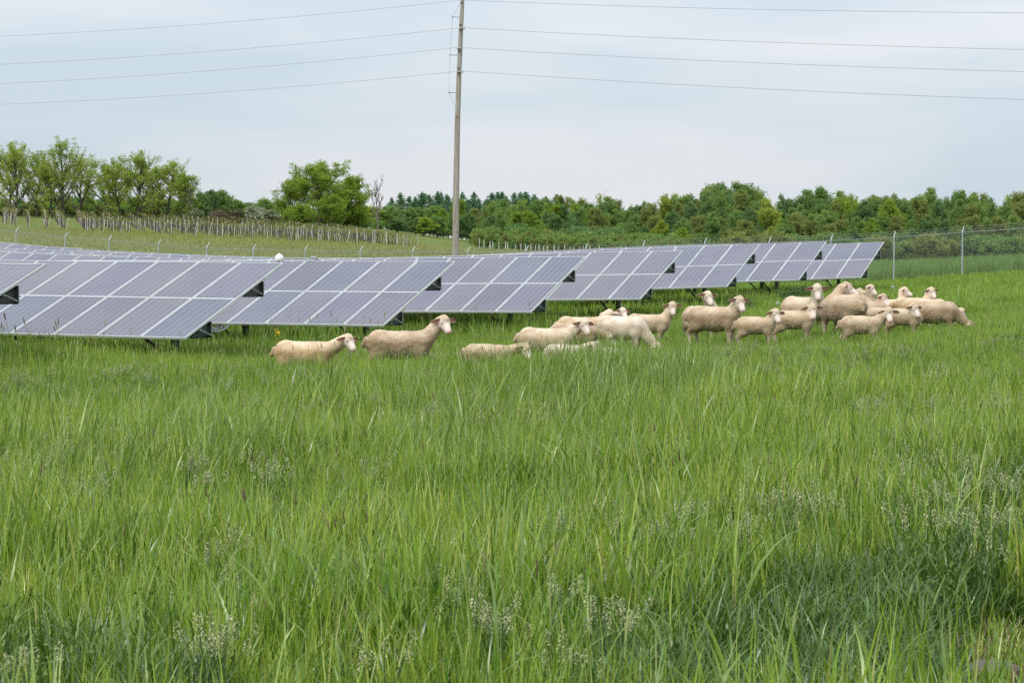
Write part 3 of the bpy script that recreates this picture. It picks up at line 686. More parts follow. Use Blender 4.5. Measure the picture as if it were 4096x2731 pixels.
# woodland: prototypes copied with their own size and turn
protos = {lf + str(k): tree_meshes(400 + 10 * k + i, 11, 4.0 + .4 * k, trunk=.10, nl=8, leaf=lf, ln=8500, ls=.26, blob=.60, low=.02, limbs=17, up=.3, bark=M_darkbark)
          for i, lf in enumerate(['mid', 'deep', 'bright', 'olive', 'spring']) for k in range(2)}
con = [conifer_meshes(600 + k, 14, 3.6 + .5 * k) for k in range(5)]
def _unused(): pass
def wood_top(px):
    return np.interp(px, [840, 900, 1040, 1200, 1380, 1500, 1590, 1640, 1720, 1745, 1800, 1870, 1960, 2040, 2100, 2200, 2260, 2352, 2500],
                     [480, 470, 460, 463, 455, 462, 442, 420, 418, 455, 452, 425, 440, 442, 440, 436, 452, 446, 446])
r = np.random.default_rng(11)
# pines on the skyline behind the middle
for k in range(40):
    px = 903 + k * 11 + r.uniform(-6, 6) if k < 36 else [556, 566, 640, 610][k - 36]; D = 430 + r.uniform(0, 25); x, y = at(px, D); H = height_for(px, (446 if k < 36 else 464) + r.uniform(-3, 18) + max(0, px - 1180) * .04, D)
    place_tree(con[k % 5], x, y, s=H / 14 * r.uniform(1, 1.3), sz=H / 14, rot=r.uniform(0, 6), name='pine_tree', label='dark pine on the skyline behind the leafy wood', cat='pine tree', group='dark pines on the skyline')
for row, (D0, n, dtop, kinds) in enumerate([(385, 60, 0, ['mid', 'olive', 'deep', 'spring']), (355, 52, 20, ['mid', 'deep', 'bright', 'olive', 'mid']), (330, 46, 55, ['deep', 'mid', 'bright', 'mid', 'olive', 'deep']), (308, 40, 84, ['deep', 'mid', 'deep', 'olive'])]):
    for k in range(n):
        px = 845 + (k + r.uniform(-.3, .3)) * (1560 / n); D = D0 + r.uniform(-9, 9)
        if row == 0 and px < 1120: continue
        top = wood_top(px) + (dtop if px > 1330 else dtop * .55 - 8) + r.uniform(-9, 14)
        if row == 3 and px < 1500: continue
        if row == 2 and px < 1050: top += 10
        x, y = at(px, D); H = height_for(px, top, D)
        if H < 1.5: continue
        kd = kinds[int(r.integers(len(kinds)))] + str(int(r.integers(2)))
        s = H / 11; sxy = max(s, .6) * r.uniform(.85, 1.2)
        place_tree(protos[kd], x, y, s=sxy, sz=s, rot=r.uniform(0, 6), name='tree',
                   label=['leafy tree on the skyline at the back of the wood', 'leafy tree in the second line of the wood', 'tree in the middle depth of the wood', 'low dark tree along the front edge of the wood'][row], cat='tree',
                   group=['trees at the back of the wood', 'trees in the second line of the wood', 'trees in the middle of the wood', 'trees along the front edge of the wood'][row])
for k, (px, top, D, sp, lf, lab) in enumerate([(1655, 418, 372, 1.0, 'deep', 'dark crooked-limbed tall tree, left one of the pair that rises highest in the wood'), (1705, 414, 374, 1.0, 'mid', 'tall round-topped tree, right one of the pair that rises highest in the wood'),
                                     (1870, 424, 378, .7, 'mid', 'tree with a ragged top standing out of the wood above the right arrays'), (1382, 438, 395, .3, 'spring', 'thin sparse treetop poking out of the wood right of the pole'),
                                     (1557, 520, 300, .5, 'bright', 'small bright green sapling in front of the dark wood'), (1760, 452, 350, .8, 'spring', 'pale-limbed light green tree in front of the wood')]):
    H = height_for(px, top, D); ms = tree_meshes(500 + k, H, H * .42 * sp + .4, trunk=.2 if k < 2 else .08, nl=8, leaf=lf, ln=[8000, 8000, 6000, 500, 1800, 6000][k], ls=.33, blob=.75, low=.1 if k < 3 else .04, limbs=12, sparse=.12, up=.2, bark=M_palebark if k == 5 else None)
    place_tree(ms, *at(px, D), rot=k * 1.7, name='tree', label=lab, cat='tree')

# ------------------------------------------------------------------ vineyard
M_vpost = mat('grey_vine_post', rough=.9, build=lambda t, b: t.links.new(ramp(t, noise(t, pos(t), 1.3, 2), [(.3, (.42, .39, .36)), (.5, (.58, .55, .51)), (.7, (.70, .67, .64))]), b.inputs['Base Color']))
r = np.random.default_rng(21)
vx = np.array([q[0] for q in VB]); vy = np.array([q[1] for q in VB]); vD = np.array([q[2] for q in VB])
k = 0; px = -60.0
while px < 1690:
    py = np.interp(px, vx, vy); D = np.interp(px, vx, vD); p = unproj(px, py, D)
    y0 = p[1] + r.uniform(-4, 6)
    root = empty('vineyard_row', (p[0], y0, g1(p[0], y0)), label='trellised vine row running uphill on the slope beyond the fence', cat='vine row', group='trellised vine rows beyond the fence')
    inv = Matrix.Translation(-root.location); dirx = -.22
    npost = 6; leafC = []
    for j in range(npost):
        y = y0 + j * 7.5 + r.uniform(-.4, .4); x = p[0] + dirx * (y - y0) + (r.uniform(-.15, .15)); z = g1(x, y); h = r.uniform(1.45, 1.62); tl = r.normal(0, .035, 2)
        if j == 0 and r.uniform() < .3: tl = np.array([r.uniform(.15, .3), -.1])
        if r.uniform() < .12 and j: continue
        b = MB().tube([(x, y, z - .1), (x + tl[0] * h, y + tl[1], z + h)], [.038, .034], 6)
        q = obj('post', b.mesh('post', M_vpost), root); q.matrix_local = inv
    n = int(npost * 7.5 * 4); yy = y0 + r.uniform(0, npost * 7.5, n); xx = p[0] + dirx * (yy - y0) + r.normal(0, .32, n); dens = .35 + .65 * (np.sin(yy * 1.1 + k) > -.4)
    C = np.stack([xx, yy, ground(xx, yy) + 1.42 + r.normal(0, .07, n)], -1)
    V, Q = leaf_quads(C, .15, r)
    q = obj('foliage', mesh_np('foliage', V, Q, [G['vine']], attrs={'rnd': np.repeat(r.uniform(0, 1, n), 4)}), root); q.matrix_local = inv; q['kind'] = 'stuff'
    b = MB()
    for j in range(20):
        y = y0 + j * 2.2; x = p[0] + dirx * (y - y0); z = g1(x, y)
        b.tube([(x, y, z - .05), (x + r.normal(0, .08), y, z + .7), (x + r.normal(0, .12), y, z + 1.35)], [.05, .035, .03], 4, cap=False)
    ys = np.linspace(y0, y0 + npost * 7.5, 6); xs = p[0] + dirx * (ys - y0)
    b.tube(np.stack([xs, ys, ground(xs, ys) + 1.4], -1), .01, 3, cap=False)
    q = obj('vine_stem', b.mesh('vine_stem', M_bark), root); q.matrix_local = inv
    px += 2.75 * F_SRC / D * .42 + r.uniform(-6, 6); k += 1
under = [tree_meshes(760 + k, 4.0, 3.0, trunk=.03, nl=6, leaf=['deep', 'mid', 'olive'][k], ln=3000, ls=.30, blob=.8, low=.0, limbs=11) for k in range(3)]
for k in range(46):
    px = 1180 + k * 26 + r.uniform(-9, 9); D = 302 + r.uniform(-5, 5); x, y = at(px, D); s = r.uniform(.7, 1.15)
    place_tree(under[int(r.integers(3))], x, y, z=g1(x, y) - .3, s=s, rot=r.uniform(0, 6), name='bush', label='leafy bush closing the foot of the wood', cat='bush', group='bushes along the foot of the wood')
for k in range(44):
    px = -20 + k * 20.5 + r.uniform(-7, 7); D = (348 if px < 440 else 343) + r.uniform(-4, 4); x, y = at(px, D)
    place_tree(under[int(r.integers(3))], x, y, z=g1(x, y) - .5, s=r.uniform(.5, .75), rot=r.uniform(0, 6), name='bush', label='low leafy bush at the foot of the ridge trees above the vine rows', cat='bush', group='low bushes above the vine rows')
# orchard bushes between the vineyard and the wood
obush = [tree_meshes(700 + k, 2.6, 1.5, trunk=.1, nl=5, leaf='mid' if k else 'olive', ln=700, ls=.24, blob=.5, low=.1, limbs=7) for k in range(3)]
for k in range(85):
    px = 1095 + (k % 43) * 11.5 + r.uniform(-4, 4); rowk = k // 43; D = 285 + rowk * 14 - (px - 1095) * .06
    x, y = at(px, D); s = r.uniform(.85, 1.15) * (1.05 if rowk else .85)
    place_tree(obush[k % 3], x, y, s=s, rot=r.uniform(0, 6), name='orchard_bush', label='small bushy orchard tree in the rows below the wood', cat='orchard tree', group='bushy orchard trees below the wood')
for k in range(34):
    px = 1100 + k * 11.5 + r.uniform(-4, 4); D = 276 - (px - 1095) * .06; x, y = at(px, D); z = g1(x, y)
    q = obj('orchard_stake', MB().tube([(0, 0, -.1), (r.normal(0, .04), 0, r.uniform(1.0, 1.4))], [.06, .05], 6).mesh('orchard_stake', M_vpost), loc=(x, y, z), label='pale wooden stake at the front of the orchard rows', cat='stake', group='pale stakes along the orchard front')
#PART3
# ------------------------------------------------------------------ sheep
def _fleece(t, b):
    c = attr(t, 'Col', 'Color'); p = N(t, 'ShaderNodeTexCoord').outputs['Object']
    wool = attr(t, 'wool'); kind = attr(t, 'curl')
    # dirt and lanolin stains lying in the fleece
    st = noise(t, p, 3.8, 6, .65); st = N(t, 'ShaderNodeMapRange', {'Value': st, 'From Min': .44, 'From Max': .62}).outputs[0]
    st = N(t, 'ShaderNodeMath', {0: st, 1: wool}, operation='MULTIPLY').outputs[0]; st = N(t, 'ShaderNodeMath', {0: st, 1: .6}, operation='MULTIPLY').outputs[0]
    c = mixc(t, st, c, mixc(t, 1.0, c, (.58, .45, .32), 'MULTIPLY'))
    f2 = N(t, 'ShaderNodeMapRange', {'Value': noise(t, p, 38, 4, .7), 'From Min': .3, 'From Max': .7, 'To Min': .84, 'To Max': 1.14}).outputs[0]
    c = N(t, 'ShaderNodeVectorMath', {0: c, 'Scale': f2}, operation='SCALE').outputs[0]
    t.links.new(c, b.inputs['Base Color']); b.inputs['Sheen Weight'].default_value = .15
    h = N(t, 'ShaderNodeMath', {0: noise(t, p, 30, 3), 1: N(t, 'ShaderNodeTexVoronoi', {'Vector': p, 'Scale': 48.0}).outputs['Distance']}, operation='ADD').outputs[0]
    h = N(t, 'ShaderNodeMath', {0: h, 1: N(t, 'ShaderNodeMath', {0: wool, 1: kind}, operation='MULTIPLY').outputs[0]}, operation='MULTIPLY').outputs[0]
    bump(t, b, h, .6, .014)
M_fleece = mat('sheep_fleece', rough=.95, spec=.15, build=_fleece)
M_ear = mat('sheep_ear_skin', rough=.8, spec=.2, build=lambda t, b: t.links.new(attr(t, 'Col', 'Color'), b.inputs['Base Color']))
M_eye = mat('dark_eye', (.02, .014, .01), .15); M_tag = mat('yellow_ear_tag', (.62, .42, .02), .4)
M_tagr = mat('red_ear_tag', (.45, .07, .04), .4)

def cone_d(P, a, b, ra, rb, s=(1, 1, 1)):
    s = np.array(s, float); P = P / s; a = np.asarray(a) / s; b = np.asarray(b) / s
    ab = b - a; L2 = ab @ ab + 1e-9; t = np.clip(((P - a) @ ab) / L2, 0, 1)
    return (np.linalg.norm(P - a - t[:, None] * ab, axis=1) - (ra + t * (rb - ra))) * s.min()
def surface_nets(field, lo, h):
    """mesh of the zero level of a sampled field"""
    ins = field < 0; nx, ny, nz = field.shape
    c = ins[:-1, :-1, :-1].astype(np.int8)
    for dx in (0, 1):
        for dy in (0, 1):
            for dz in (0, 1):
                if dx or dy or dz: c = c + ins[dx:nx - 1 + dx, dy:ny - 1 + dy, dz:nz - 1 + dz]
    act = (c > 0) & (c < 8); ids = np.full(act.shape, -1, np.int64); cells = np.argwhere(act); ids[act] = np.arange(len(cells))
    acc = np.zeros((len(cells), 3)); cnt = np.zeros(len(cells))
    cor = [(a, b_, c_) for a in (0, 1) for b_ in (0, 1) for c_ in (0, 1)]
    for i0, A_ in enumerate(cor):
        for B_ in cor[i0 + 1:]:
            if sum(abs(x - y) for x, y in zip(A_, B_)) != 1: continue
            fa = field[cells[:, 0] + A_[0], cells[:, 1] + A_[1], cells[:, 2] + A_[2]]; fb = field[cells[:, 0] + B_[0], cells[:, 1] + B_[1], cells[:, 2] + B_[2]]
            m = (fa < 0) != (fb < 0); t = np.where(m, fa / (fa - fb + 1e-12), 0)[:, None]
            acc += np.where(m[:, None], np.array(A_) + t * (np.array(B_) - np.array(A_)), 0); cnt += m
    V = (cells + acc / np.maximum(cnt, 1)[:, None]) * h + lo
    Qs = []
    for ax in range(3):
        o1, o2 = [k for k in range(3) if k != ax]
        sl0 = [slice(None)] * 3; sl1 = [slice(None)] * 3; sl0[ax] = slice(0, -1); sl1[ax] = slice(1, None)
        A_ = ins[tuple(sl0)]; B_ = ins[tuple(sl1)]; e = np.argwhere(A_ != B_)
        e = e[(e[:, o1] > 0) & (e[:, o2] > 0) & (e[:, o1] < field.shape[o1] - 1) & (e[:, o2] < field.shape[o2] - 1)]
        fl = A_[tuple(e.T)]
        d1 = np.zeros(3, int); d1[o1] = 1; d2 = np.zeros(3, int); d2[o2] = 1
        q = np.stack([ids[tuple((e - d1 - d2).T)], ids[tuple((e - d2).T)], ids[tuple(e.T)], ids[tuple((e - d1).T)]], -1)
        rev = fl if ax != 1 else ~fl
        q[~rev] = q[~rev][:, ::-1]; Qs.append(q)
    return V, np.concatenate(Qs)
def rotz(v, a): c, s = math.cos(a), math.sin(a); return np.array([c * v[0] - s * v[1], s * v[0] + c * v[1], v[2]])
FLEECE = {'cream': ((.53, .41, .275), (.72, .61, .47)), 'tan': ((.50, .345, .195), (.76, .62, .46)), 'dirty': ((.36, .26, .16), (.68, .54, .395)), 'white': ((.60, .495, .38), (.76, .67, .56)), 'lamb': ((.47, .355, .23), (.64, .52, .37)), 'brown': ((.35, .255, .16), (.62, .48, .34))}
def smooth_noise(P, f, seed):
    r = np.random.default_rng(seed); o = np.zeros(len(P))
    for _ in range(9): o += np.sin(P @ (r.normal(size=3) * f) + r.uniform(0, 6.3))
    return o / 9
SHEEP_N = [0]
def make_sheep(px, D, label, yaw=0, s=1.0, neck=(25, 45), head=(-10, -35), coat='cream', lamb=False, dz=0., pose='stand', tail=True, lean=0, tag=None, droop=0., dx=0., dy=0., group='flock of sheep grazing by the solar arrays', fat=1.0, neckL=.30, eyes=True, target=None):
    """px: photo column (2352 view) of the middle of the back; yaw: heading, 0 = to the right, 90 = away. neck=(yaw offset, elevation), head=(world yaw, pitch)"""
    k = SHEEP_N[0]; SHEEP_N[0] += 1; r = np.random.default_rng(50 + k)
    x0, y0 = at(px, D); x0 += dx; y0 += dy; z0 = g1(x0, y0) + dz
    P = []   # primitives: a, b, ra, rb, scale, k, kind(0 fleece, 1 skin leg, 2 face, 3 poll)
    A_ = lambda a, b, ra, rb, sc=(1, 1, 1), kk=.05, kd=0: P.append((np.array(a, float), np.array(b, float), ra, rb, sc, kk, kd))
    f = fat * (.95 if not lamb else 1)
    if not lamb:
        A_((.27, 0, .53), (-.32, 0, .555), .185 * f, .195 * f, (1, .92, 1), .06); A_((.0, 0, .49), (-.16, 0, .50), .215 * f, .20 * f, (1.25, .98, 1), .08)
        A_((.24, 0, .62), (.10, 0, .60), .10, .10, (1, .8, 1), .08); A_((-.36, 0, .60), (-.42, 0, .54), .13, .12, (1, 1.05, 1), .08)
        hip, sh, lg = .44, .30, .115
    else:
        A_((.24, 0, .55), (-.28, 0, .555), .16 * f, .165 * f, (1, 1.0, 1), .06); A_((.0, 0, .53), (-.14, 0, .53), .175 * f, .17 * f, (1.2, 1.0, 1), .07)
        A_((-.30, 0, .58), (-.36, 0, .53), .12, .115, (1, 1.1, 1), .07); hip, sh, lg = .38, .26, .10
    st = r.uniform(-.05, .05, 4)
    for i, sg in enumerate((1, -1)):
        fx = sh - .02 + st[i]
        A_((sh - .04, sg * .075, .52), (sh - .02, sg * lg, .42), .135, .085, (1, .9, 1), .07)
        if pose == 'stand':
            A_((sh - .02, sg * lg, .43), (fx, sg * lg, .24), .075, .040, kk=.05); A_((fx, sg * lg, .25), (fx + .0, sg * lg, .07), .037, .026, kk=.03, kd=1)
            A_((fx, sg * lg, .06), (fx + .03, sg * lg, .02), .030, .034, kk=.02, kd=1)
        hx = -hip + st[i + 2]
        A_((-hip + .08, sg * .085, .52), (-hip + .10, sg * lg, .38), .15, .10, (1, .85, 1), .07)
        if pose == 'stand':
            A_((-hip + .07, sg * lg, .40), (hx - .03, sg * lg, .26), .085, .045, kk=.05); A_((hx - .03, sg * lg, .26), (hx + .01, sg * lg, .07), .034, .026, kk=.03, kd=1)
            A_((hx + .01, sg * lg, .06), (hx + .04, sg * lg, .02), .030, .034, kk=.02, kd=1)
    if tail: A_((-hip - .10, 0, .60), (-hip - .155, .01, .47 if lamb else .50), .045, .032, kk=.03)
    ny, ne = R(neck[0]), R(neck[1]); nd = np.array([math.cos(ny) * math.cos(ne), math.sin(ny) * math.cos(ne), math.sin(ne)])
    n0 = np.array([sh + .02, 0, .60]); hs = 1.20 if lamb else 1.10; L = neckL * (1.0 if not lamb else .92)
    n1 = n0 + nd * L
    hy = R(head[0]) - R(yaw); hp = R(head[1])
    fd = np.array([math.cos(hy) * math.cos(hp), math.sin(hy) * math.cos(hp), math.sin(hp)]); sd = np.array([-math.sin(hy), math.cos(hy), 0]); ud = np.cross(fd, sd) * 1.0
    if ud[2] < 0: ud = -ud
    if target is not None: n1 = target - fd * .06 * hs - ud * .02
    C = n1 + fd * .06 * hs + ud * .02; nd = (n1 - n0) / np.linalg.norm(n1 - n0)
    H_ = lambda a, b, c: C + hs * (a * fd + b * sd + c * ud)
    A_(n0 - nd * .06 + [0, 0, -.06], n1 - nd * .02 + [0, 0, -.01], (.15 if not lamb else .13), .086 * hs, kk=.07, kd=0)
    A_(C, C, .083 * hs, .083 * hs, kk=.04, kd=2); A_(H_(-.015, 0, .035), H_(.02, 0, .04), .066 * hs, .058 * hs, kk=.03, kd=3)
    A_(H_(.04, 0, -.008), H_(.165, 0, -.03), .072 * hs, .046 * hs, kk=.03, kd=2)
    A_(H_(.175, 0, -.034), H_(.195, 0, -.04), .044 * hs, .040 * hs, kk=.02, kd=2)
    A_(H_(.0, 0, -.045), H_(.155, 0, -.066), .058 * hs, .030 * hs, kk=.03, kd=2)
    for sg in (1, -1): A_(H_(.045, sg * .05, .028), H_(.07, sg * .048, .026), .022 * hs, .020 * hs, kk=.015, kd=2)
    # sample the field, each primitive only near itself
    h = .0135 if not lamb else .0125
    pts = np.array([p[0] for p in P] + [p[1] for p in P]); lo = pts.min(0) - .27; hi = pts.max(0) + .27; lo[2] = max(lo[2], -.03)
    n = np.ceil((hi - lo) / h).astype(int); ax = [lo[q] + np.arange(n[q]) * h for q in range(3)]
    Fd = np.full(n, 1.0)
    for a, b, ra, rb, sc, kk, kd in P:
        rm = max(ra, rb) * max(sc) + kk * 1.6 + .02; l = np.minimum(a, b) - rm; u = np.maximum(a, b) + rm
        i0 = np.clip(((l - lo) / h).astype(int), 0, n); i1 = np.clip(((u - lo) / h).astype(int) + 1, 0, n)
        if (i1 <= i0).any(): continue
        g = np.stack(np.meshgrid(*[ax[q][i0[q]:i1[q]] for q in range(3)], indexing='ij'), -1); shp = g.shape[:3]
        d = cone_d(g.reshape(-1, 3), a, b, ra, rb, sc).reshape(shp); blk = tuple(slice(i0[q], i1[q]) for q in range(3)); e = Fd[blk]
        q_ = np.clip(.5 + .5 * (e - d) / kk, 0, 1); Fd[blk] = e * (1 - q_) + d * q_ - kk * q_ * (1 - q_)
    V, Q = surface_nets(Fd, lo, h)
    dk = {}
    for kd in (0, 1, 2, 3): dk[kd] = np.min([cone_d(V, p[0], p[1], p[2], p[3], p[4]) for p in P if p[6] == kd] or [np.full(len(V), 9.)], axis=0)
    face = 1 / (1 + np.exp((dk[2] - np.minimum(dk[0], dk[3] + .004)) / .006)); leg = np.clip((.30 - V[:, 2]) / .06, 0, 1) * (dk[1] < dk[0] + .02)
    side, top = [np.array(c) for c in FLEECE[coat]]
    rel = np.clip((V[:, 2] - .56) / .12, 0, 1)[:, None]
    col = side * (1 - rel * .75) + top * rel * .75  # paler backs: shorn wool, with overhead light also put into the colour
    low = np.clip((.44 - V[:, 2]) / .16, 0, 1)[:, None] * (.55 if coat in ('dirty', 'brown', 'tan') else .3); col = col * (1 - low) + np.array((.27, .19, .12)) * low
    nz_ = smooth_noise(V, 14, k)[:, None]; col = col * (1 + .12 * nz_)
    if coat in ('tan', 'dirty', 'brown'):     # muddy chest and neck
        m = np.exp(-((V - (n0 + [-.02, 0, -.12])) ** 2).sum(1) / .04)[:, None]; col = col * (1 - m * .45) + np.array((.18, .12, .075)) * m * .45
    fc = np.array((.74, .61, .53)); poll = np.array(FLEECE[coat][0]) * .5 + np.array((.58, .46, .32)) * .5
    nose = np.exp(-((V - H_(.232, 0, -.03)) ** 2).sum(1) / (.030 * hs) ** 2)[:, None]; fcol = fc * (1 - nose) + np.array((.56, .27, .24)) * nose
    for sg in (1, -1):
        q = np.exp(-((V - H_(.238, sg * .017, -.022)) ** 2).sum(1) / (.010 * hs) ** 2)[:, None]; fcol = fcol * (1 - .7 * q) + np.array((.2, .08, .07)) * .7 * q
        q = np.exp(-((V - H_(.075, sg * .062, .03)) ** 2).sum(1) / (.018 * hs) ** 2)[:, None]; fcol = fcol * (1 - .55 * q) + np.array((.35, .22, .18)) * .55 * q
    ml = ((V - C) @ ud) / hs; mf = ((V - C) @ fd) / hs
    q = (np.exp(-((ml + .066 + .0 * mf) / .007) ** 2) * (mf > .15))[:, None]; fcol = fcol * (1 - .5 * q) + np.array((.35, .2, .17)) * .5 * q
    mp_ = (1 / (1 + np.exp((dk[3] - dk[2]) / .008)))[:, None]; fcol = fcol * (1 - mp_ * (dk[3] < .02)[:, None]) + poll * mp_ * (dk[3] < .02)[:, None]
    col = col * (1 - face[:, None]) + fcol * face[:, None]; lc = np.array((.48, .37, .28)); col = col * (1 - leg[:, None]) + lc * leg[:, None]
    hoof = (V[:, 2] < .045)[:, None] * (leg[:, None] > .5); col = np.where(hoof, np.array((.10, .08, .06)), col)
    wool = np.clip((1 - face) * (1 - leg), 0, 1)
    amp = (.0045 if lamb or coat in ('dirty', 'brown') else .002) * wool
    nrm = V - np.array([np.clip(0, -1, 1), 0, .5]); nrm /= np.linalg.norm(nrm, axis=1)[:, None] + 1e-9
    V = V + nrm * (smooth_noise(V, 75, k + 9) * amp * 2.2)[:, None]
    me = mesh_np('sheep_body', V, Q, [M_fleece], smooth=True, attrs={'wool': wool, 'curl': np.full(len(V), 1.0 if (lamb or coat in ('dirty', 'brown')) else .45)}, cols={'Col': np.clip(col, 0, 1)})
    root = obj('sheep', me, None, (x0, y0, z0), (0, R(lean), R(yaw)), label=label, cat='sheep', group=group); root.scale = (s, s, s)
    # ears: cupped leaves, pink inside
    for sg in (1, -1):
        base = H_(-.005, sg * .068, .028); L_e = .14 * hs; dirv = sd * sg * math.cos(.25 + droop) - ud * math.sin(.12 + droop) - fd * .12; dirv /= np.linalg.norm(dirv)
        dirv = dirv + np.array([0, 0, r.uniform(-.12, .12)]); dirv /= np.linalg.norm(dirv)
        wv = np.cross(dirv, fd * 1.0 + ud * .2); wv /= np.linalg.norm(wv); nv = np.cross(wv, dirv) * 1.0
        if nv @ fd < 0: nv = -nv
        tt = np.linspace(0, 1, 8); ww = np.linspace(-1, 1, 7); Wd = .036 * hs * (np.sin(np.pi * (tt * .86 + .14) ** .8) ** .7 * .9 + .12)
        Wd[-1] = .004
        G0 = base[None, None] + dirv * (tt * L_e)[:, None, None] + wv * (ww[None, :, None] * Wd[:, None, None]) + nv * ((ww ** 2)[None, :, None] * Wd[:, None, None] * .75) - np.array([0, 0, 1]) * (tt ** 2 * .02 * hs)[:, None, None]
        back = G0 - nv * .007; Ve = np.concatenate([G0.reshape(-1, 3), back.reshape(-1, 3)]); a_, b_ = 8, 7; Qe = []
        for i in range(a_ - 1):
            for j in range(b_ - 1):
                q = i * b_ + j; Qe += [(q, q + 1, q + b_ + 1, q + b_), (56 + q, 56 + q + b_, 56 + q + b_ + 1, 56 + q + 1)]
            Qe += [(i * b_, i * b_ + b_, 56 + i * b_ + b_, 56 + i * b_), (i * b_ + 6, 56 + i * b_ + 6, 56 + i * b_ + b_ + 6, i * b_ + b_ + 6)]
        for j in range(b_ - 1): Qe += [(49 + j, 49 + j + 1, 56 + 49 + j + 1, 56 + 49 + j), (j, 56 + j, 56 + j + 1, j + 1)]
        ce = np.concatenate([np.tile([(.52, .24, .19)], (56, 1)) * (1 - .25 * np.abs(np.tile(ww, 8))[:, None] * 0), np.tile([(.58, .45, .33)], (56, 1))])
        ed = np.abs(np.tile(ww, 8)) > .8; ce[:56][ed] = (.60, .46, .35)
        e = obj('ear', mesh_np('ear', Ve, Qe, [M_ear], smooth=True, cols={'Col': ce}), root)
        tg = tag if tag is not None else ('y' if sg < 0 else None)
        if tag != '' and ((tag is None and sg < 0) or (tag in ('y', 'r') and sg > 0)):
            b = MB(); c0 = base + dirv * L_e * .45 + nv * .012 + wv * .012; b.add(np.array([c0 + wv * .012 + dirv * .008, c0 - wv * .012 + dirv * .012, c0 - wv * .012 + dirv * .034, c0 + wv * .012 + dirv * .034] + [c0 + wv * .012 + dirv * .008 + nv * .003, c0 - wv * .012 + dirv * .012 + nv * .003, c0 - wv * .012 + dirv * .034 + nv * .003, c0 + wv * .012 + dirv * .034 + nv * .003]),
                              [(3, 2, 1, 0), (4, 5, 6, 7), (0, 1, 5, 4), (1, 2, 6, 5), (2, 3, 7, 6), (3, 0, 4, 7)])
            obj('ear_tag', b.mesh('ear_tag', M_tagr if tag == 'r' else M_tag), e)
        if eyes:
            b = MB(); c0 = H_(.068, sg * .0615, .030); th = np.linspace(-1, 1, 7) * math.pi / 2
            prof = [(math.cos(a) * .0135 * hs, math.sin(a) * .0135 * hs) for a in th]; M4 = np.eye(4); M4[:3, 0] = fd * 1.15; M4[:3, 1] = sd * sg * .75; M4[:3, 2] = ud * .72; M4[:3, 3] = c0
            b.lathe(prof, 10, M4); obj('eye', b.mesh('eye', M_eye, smooth=True), root)
    return root

def SH(bx, by, D, label, hd, head, yaw, s0, coat, lamb=False, hD=None, **k):
    """bx, by: middle and top of the back in the picture; hd: middle of the skull in the picture, hD its depth beyond the body"""
    x, y = at(bx, D); zt = dsp(bx, by, D)[2]; z = g1(x, y); top = .705 if lamb else .755
    s = float(np.clip((zt - z) / top, s0 * .92, s0 * 1.12)); dz = float(np.clip(zt - z - s * top, -.14, .07))
    if hd is not None:
        if hD is None: hD = math.sin(R(yaw)) * .55 * s
        T = dsp(hd[0], hd[1], D + hD) - np.array([x, y, z + dz]); T = rotz(T / s, -R(yaw)); k['target'] = T
    return make_sheep(bx, D, label, yaw=yaw, s=s, head=head, coat=coat, lamb=lamb, dz=dz, **k)
SH(703, 781, 35.0, 'tan and white ewe farthest left of the flock, walking right through tall grass', (799, 781), (-50, -32), -8, 1.0, 'tan')
SH(922, 757, 37.5, 'ewe with muddy brown flank and raised head, second sheep from the left', (1019, 739), (-60, -32), 2, 1.05, 'dirty')
SH(1120, 792, 36.5, 'short cream lamb sunk in grass with lowered head, third sheep from the left', (1206, 801), (-52, -44), -4, .85, 'lamb', lamb=True)
SH(1258, 751, 41.0, 'freshly shorn ewe with a white face turned right, left one of the middle bunch', (1340, 745), (-60, -36), -6, 1.0, 'cream')
SH(1296, 793, 38.0, 'pale lamb mostly hidden behind tall blades below the shorn ewe', (1362, 796), (-40, -40), 6, .78, 'white', lamb=True, tail=False)
SH(1338, 726, 48.5, 'tan backed sheep whose back shows behind the shorn ewe of the middle bunch', (1400, 722), (62, -30), 8, .96, 'tan')
SH(1402, 728, 51.0, 'sheep at the back of the middle bunch, only eyes and ears above the others', (1430, 716), (-62, -30), 35, .95, 'white', hD=-.1)
SH(1322, 741, 45.0, 'tan sheep wedged between the shorn ewe and the large grazing ewe', None, (5, -45), 4, .9, 'dirty', neck=(0, -20))
SH(1432, 725, 46.0, 'large white ewe grazing with its head down, right one of the middle bunch', (1506, 798), (-35, -72), -26, 1.12, 'white', fat=1.05, tail=False)
SH(1392, 800, 39.6, 'white-faced lamb peeping through grass below the large grazing ewe', (1373, 792), (-110, -34), 168, .7, 'white', lamb=True)
SH(1492, 720, 50.5, 'sheep facing the viewer with white blaze, between the middle bunch and the standing ewe', (1545, 703), (-86, -44), -8, 1.0, 'lamb')
SH(1618, 703, 50.5, 'sheep looking out from behind the large standing ewe', (1625, 680), (-62, -38), -48, 1.0, 'cream')
SH(1644, 703, 47.5, 'large standing ewe with heavy folds and pale face, in front at right of the middle', (1698, 692), (-68, -38), -26, 1.10, 'dirty', fat=1.08, tag='y')
SH(1738, 731, 45.0, 'lamb with a ragged ear beside the large standing ewe', (1781, 720), (-68, -38), -12, .86, 'lamb', lamb=True, fat=1.1)
SH(1826, 717, 45.8, 'curly lamb in profile with face to the viewer, below the tall ewe', (1865, 709), (-84, -42), -8, .90, 'lamb', lamb=True, fat=1.08)
SH(1850, 680, 50.0, 'tall ewe facing the viewer with head held high, left of the right-hand huddle', (1877, 664), (-88, -46), -50, 1.08, 'cream', tag='r')
SH(1934, 677, 46.5, 'big dirty ewe seen from behind, looking back over its flank', (1944, 662), (-14, -22), 118, 1.12, 'brown', fat=1.12, tag='', hD=.45)
